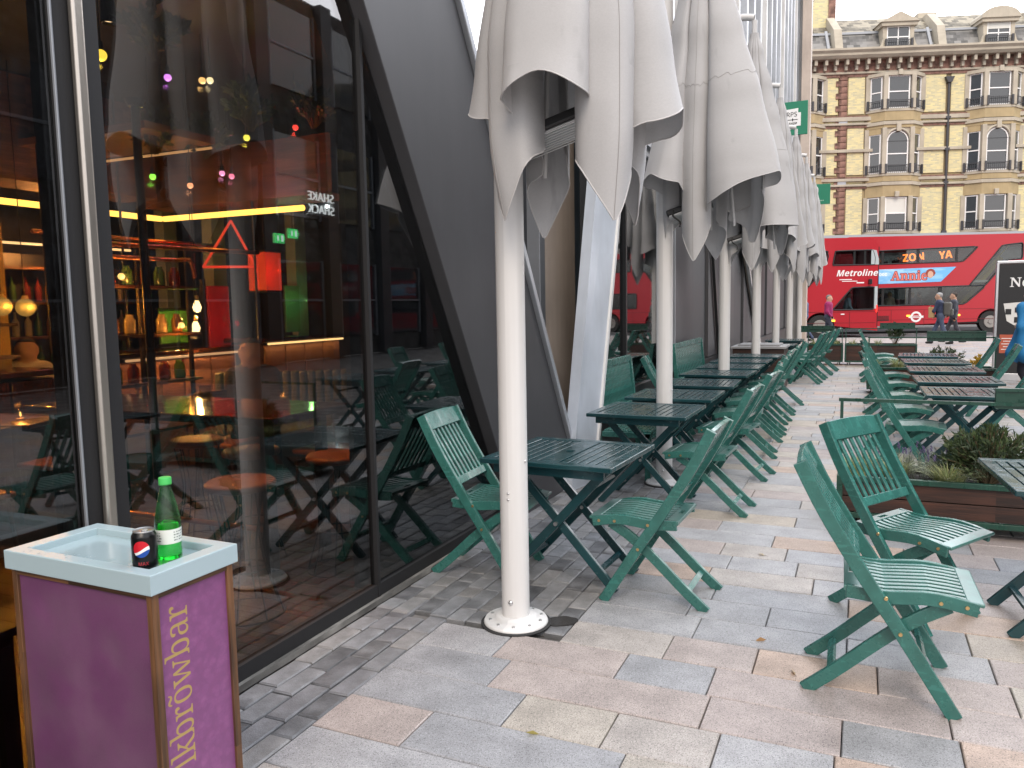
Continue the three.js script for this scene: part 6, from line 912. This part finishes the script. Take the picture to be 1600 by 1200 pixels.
  const bl = part('light_strip', rod([0.34, 2.3, 1.2], [0.34, 2.3, -1.2], 0.014), emis([1, 0.55, 0.22], 3), back); point(back, [0.5, 2.2, 0], 0xffa050, 4);

  [[-3.5, -3.6, 'nearer'], [-4.6, -3.9, 'farther']].forEach(([x, z, n]) => { const t = thing('ceiling_spot', `${n} of two warm ceiling spots over the high table inside`, 'spotlight', [x, 3.45, z], 0, 'ceiling spots inside'); part('can', lathe([[0.03, 0.17], [0.045, 0.16], [0.05, 0.0], [0.044, 0.0], [0.04, 0.03], [0, 0.03]], 20), mWire, t); part('lens', cyl(0.038, 0.038, 0.006, 0, 0.024, 0, 18), emis([1, 0.6, 0.3], 4), t); const l = new THREE.SpotLight(0xff9a50, 26, 0, 0.55, 0.6, 2); l.position.set(0, -0.01, 0); l.target.position.set(0.15, -3, 0.25); l.castShadow = true; t.add(l, l.target); });
  // dining tables, chairs and small candle lamps farther in
  const mOak = std({ color: rgb(0.20, 0.10, 0.05), map: tWood, roughness: 0.3 });
  const inner = [[-4.4, -1.0], [-5.6, -1.6], [-5.4, -2.9], [-4.3, -5.0], [-5.9, -3.9], [-7.4, -7.9]];
  inner.forEach(([x, z], i) => {
    const t = thing('dining_table', `${ord[i]} small wooden dining table in the dim room, counted from the stand`, 'table', [x, 0, z], 0.1 * i, 'dining tables inside');
    part('top', rbox(0.7, 0.035, 0.7, 0, 0.735, 0, 0.01, 2, 0), mOak, t); part('pedestal', rod([0, 0.03, 0], [0, 0.72, 0], 0.03, 10), mWire, t); part('foot', cyl(0.2, 0.06, 0.03, 0, 0.015, 0, 20), mWire, t);
    const c = thing('candle_lamp', `small warm candle lamp on the ${ord[i]} dining table inside`, 'lamp', [x + 0.1, 0.753, z], 0, 'candle lamps inside'); part('holder', lathe([[0, 0], [0.035, 0], [0.037, 0.01], [0.034, 0.012], [0, 0.012]], 16), mBrass, c); part('glass', lathe([[0.03, 0.012], [0.034, 0.05], [0.03, 0.09]], 16), mGlassClear, c); part('flame', lathe([[0, 0.02], [0.008, 0.032], [0.005, 0.05], [0, 0.062]], 10), emis([1, 0.5, 0.12], 6), c); point(c, [0, 0.11, 0], 0xff9a40, 0.5);
    for (const s of [-1, 1]) { const h = thing('dining_chair', `dark wooden dining chair on the ${s > 0 ? 'glass' : 'inner'} side of the ${ord[i]} dining table inside`, 'chair', [x + s * 0.5, 0, z], s > 0 ? PI : 0, 'dining chairs inside'); part('seat', rbox(0.4, 0.04, 0.4, 0, 0.45, 0, 0.015, 2), mLeather, h); part('backrest', rbox(0.03, 0.3, 0.38, -0.2, 0.72, 0, 0.012, 2), mOak, h); for (const a of [-1, 1]) { part('leg', rod([a * 0.16, 0.44, 0.16], [a * 0.2, 0, 0.19], 0.014, 8), mOak, h); part('leg', rod([a * 0.16, 0.44, -0.16], [a * 0.2, 0, -0.19], 0.014, 8), mOak, h); part('back_post', rod([-0.19, 0.44, a * 0.15], [-0.205, 0.85, a * 0.16], 0.012, 8), mOak, h); } }
  });
  // tall open shelf divider with jars between bar and room
  const dv = thing('shelf_divider', 'black open shelf divider with jars and small lamps before the bar', 'shelves', [-5.75, 0, -5.0], 0.0);
  for (const z of [-0.55, 0, 0.55]) part('upright', box(0.03, 2.1, 0.03, 0, 1.05, z), mWire, dv); for (let i = 0; i < 4; i++) part('shelf', box(0.24, 0.025, 1.12, 0, 0.5 + i * 0.42, 0), mOak, dv);
  const jg = lathe([[0, 0], [0.045, 0], [0.048, 0.02], [0.048, 0.12], [0.03, 0.15], [0.03, 0.17], [0, 0.17]], 14);
  for (let i = 1; i < 4; i++) for (let j = 0; j < 6; j++) { const m = mesh('storage_jar', jg, bcol[(i * 3 + j * 2) % 4]); m.name = numbered('storage_jar'); m.position.set(-5.75, 0.513 + i * 0.42, -4.55 - j * 0.17); tag(m, `${ord[j]} jar on the ${['', 'second', 'third', 'top'][i]} shelf of the black divider, counted from the stand side`, 'jar', 'jars on the shelf divider'); scene.add(m); }
  [[0.12, 1.9, 0.3], [0.12, 1.48, -0.3]].forEach(([x, y, z], i) => { const t = thing('shelf_lamp', `${i ? 'lower' : 'upper'} small amber lamp hanging from the black divider`, 'lamp', [-5.75 + x + 0.04, y - 0.06, -5.0 + z], 0, 'lamps on the shelf divider'); part('bulb', new THREE.SphereGeometry(0.028, 14, 10), emis([1, 0.5, 0.14], 4), t); part('hook', rod([0, 0.02, 0], [-0.04, 0.09, 0], 0.005, 5), mWire, t); point(t, [0.06, -0.02, 0], 0xff9a40, 1.2); });
}
{ const t = thing('added_dark_cabinet', 'low black cabinet added inside along the pane to keep the lit floor there dark', 'cabinet', [-2.75, 0, -0.35]); const mCab = std({ color: rgb(0.014, 0.013, 0.013), roughness: 0.5 });  // unseen cabinet, added to keep the lit floor behind the pane dark
  part('carcass', rbox(0.5, 0.5, 2.5, 0, 0.26, 0, 0.006, 1), mCab, t); part('top', rbox(0.54, 0.03, 2.54, 0, 0.525, 0, 0.006, 1), mBlack, t); for (let i = 0; i < 5; i++) part('door', rbox(0.015, 0.42, 0.47, 0.255, 0.27, -1.0 + i * 0.5, 0.004, 1), mCab, t); }
// fallen leaves on the paving
[[-0.38, -3.62, 0.4], [-0.22, -3.35, 1.9], [-0.52, -4.9, 2.6], [0.55, -2.7, 0.9], [-1.05, -2.5, 3.4], [-0.1, -6.6, 1.2]].forEach(([x, z, a], i) => {
  const t = thing('fallen_leaf', `dry ${['tan', 'orange', 'brown', 'yellowish', 'pale', 'reddish'][i]} leaf lying on the paving ${['left of the nearest chair', 'under the rear foot of the nearest chair', 'in the middle of the aisle', 'before the nearest chair', 'between the stand and the near pole', 'beyond the long planter corner'][i]}`, 'leaf', [x, 0.003, z], a, 'fallen leaves');
  const g = leaves([[V(-0.025, 0.001, 0), V(1, 0.06, 0).normalize(), 0.05, 0.026]]); part('blade', g, leafMat(0.42, 0.24 + 0.03 * i, 0.10), t); part('stalk', rod([-0.045, 0.002, 0], [-0.025, 0.002, 0], 0.0008, 4), mStem, t);
});
renderer.render(scene, camera);
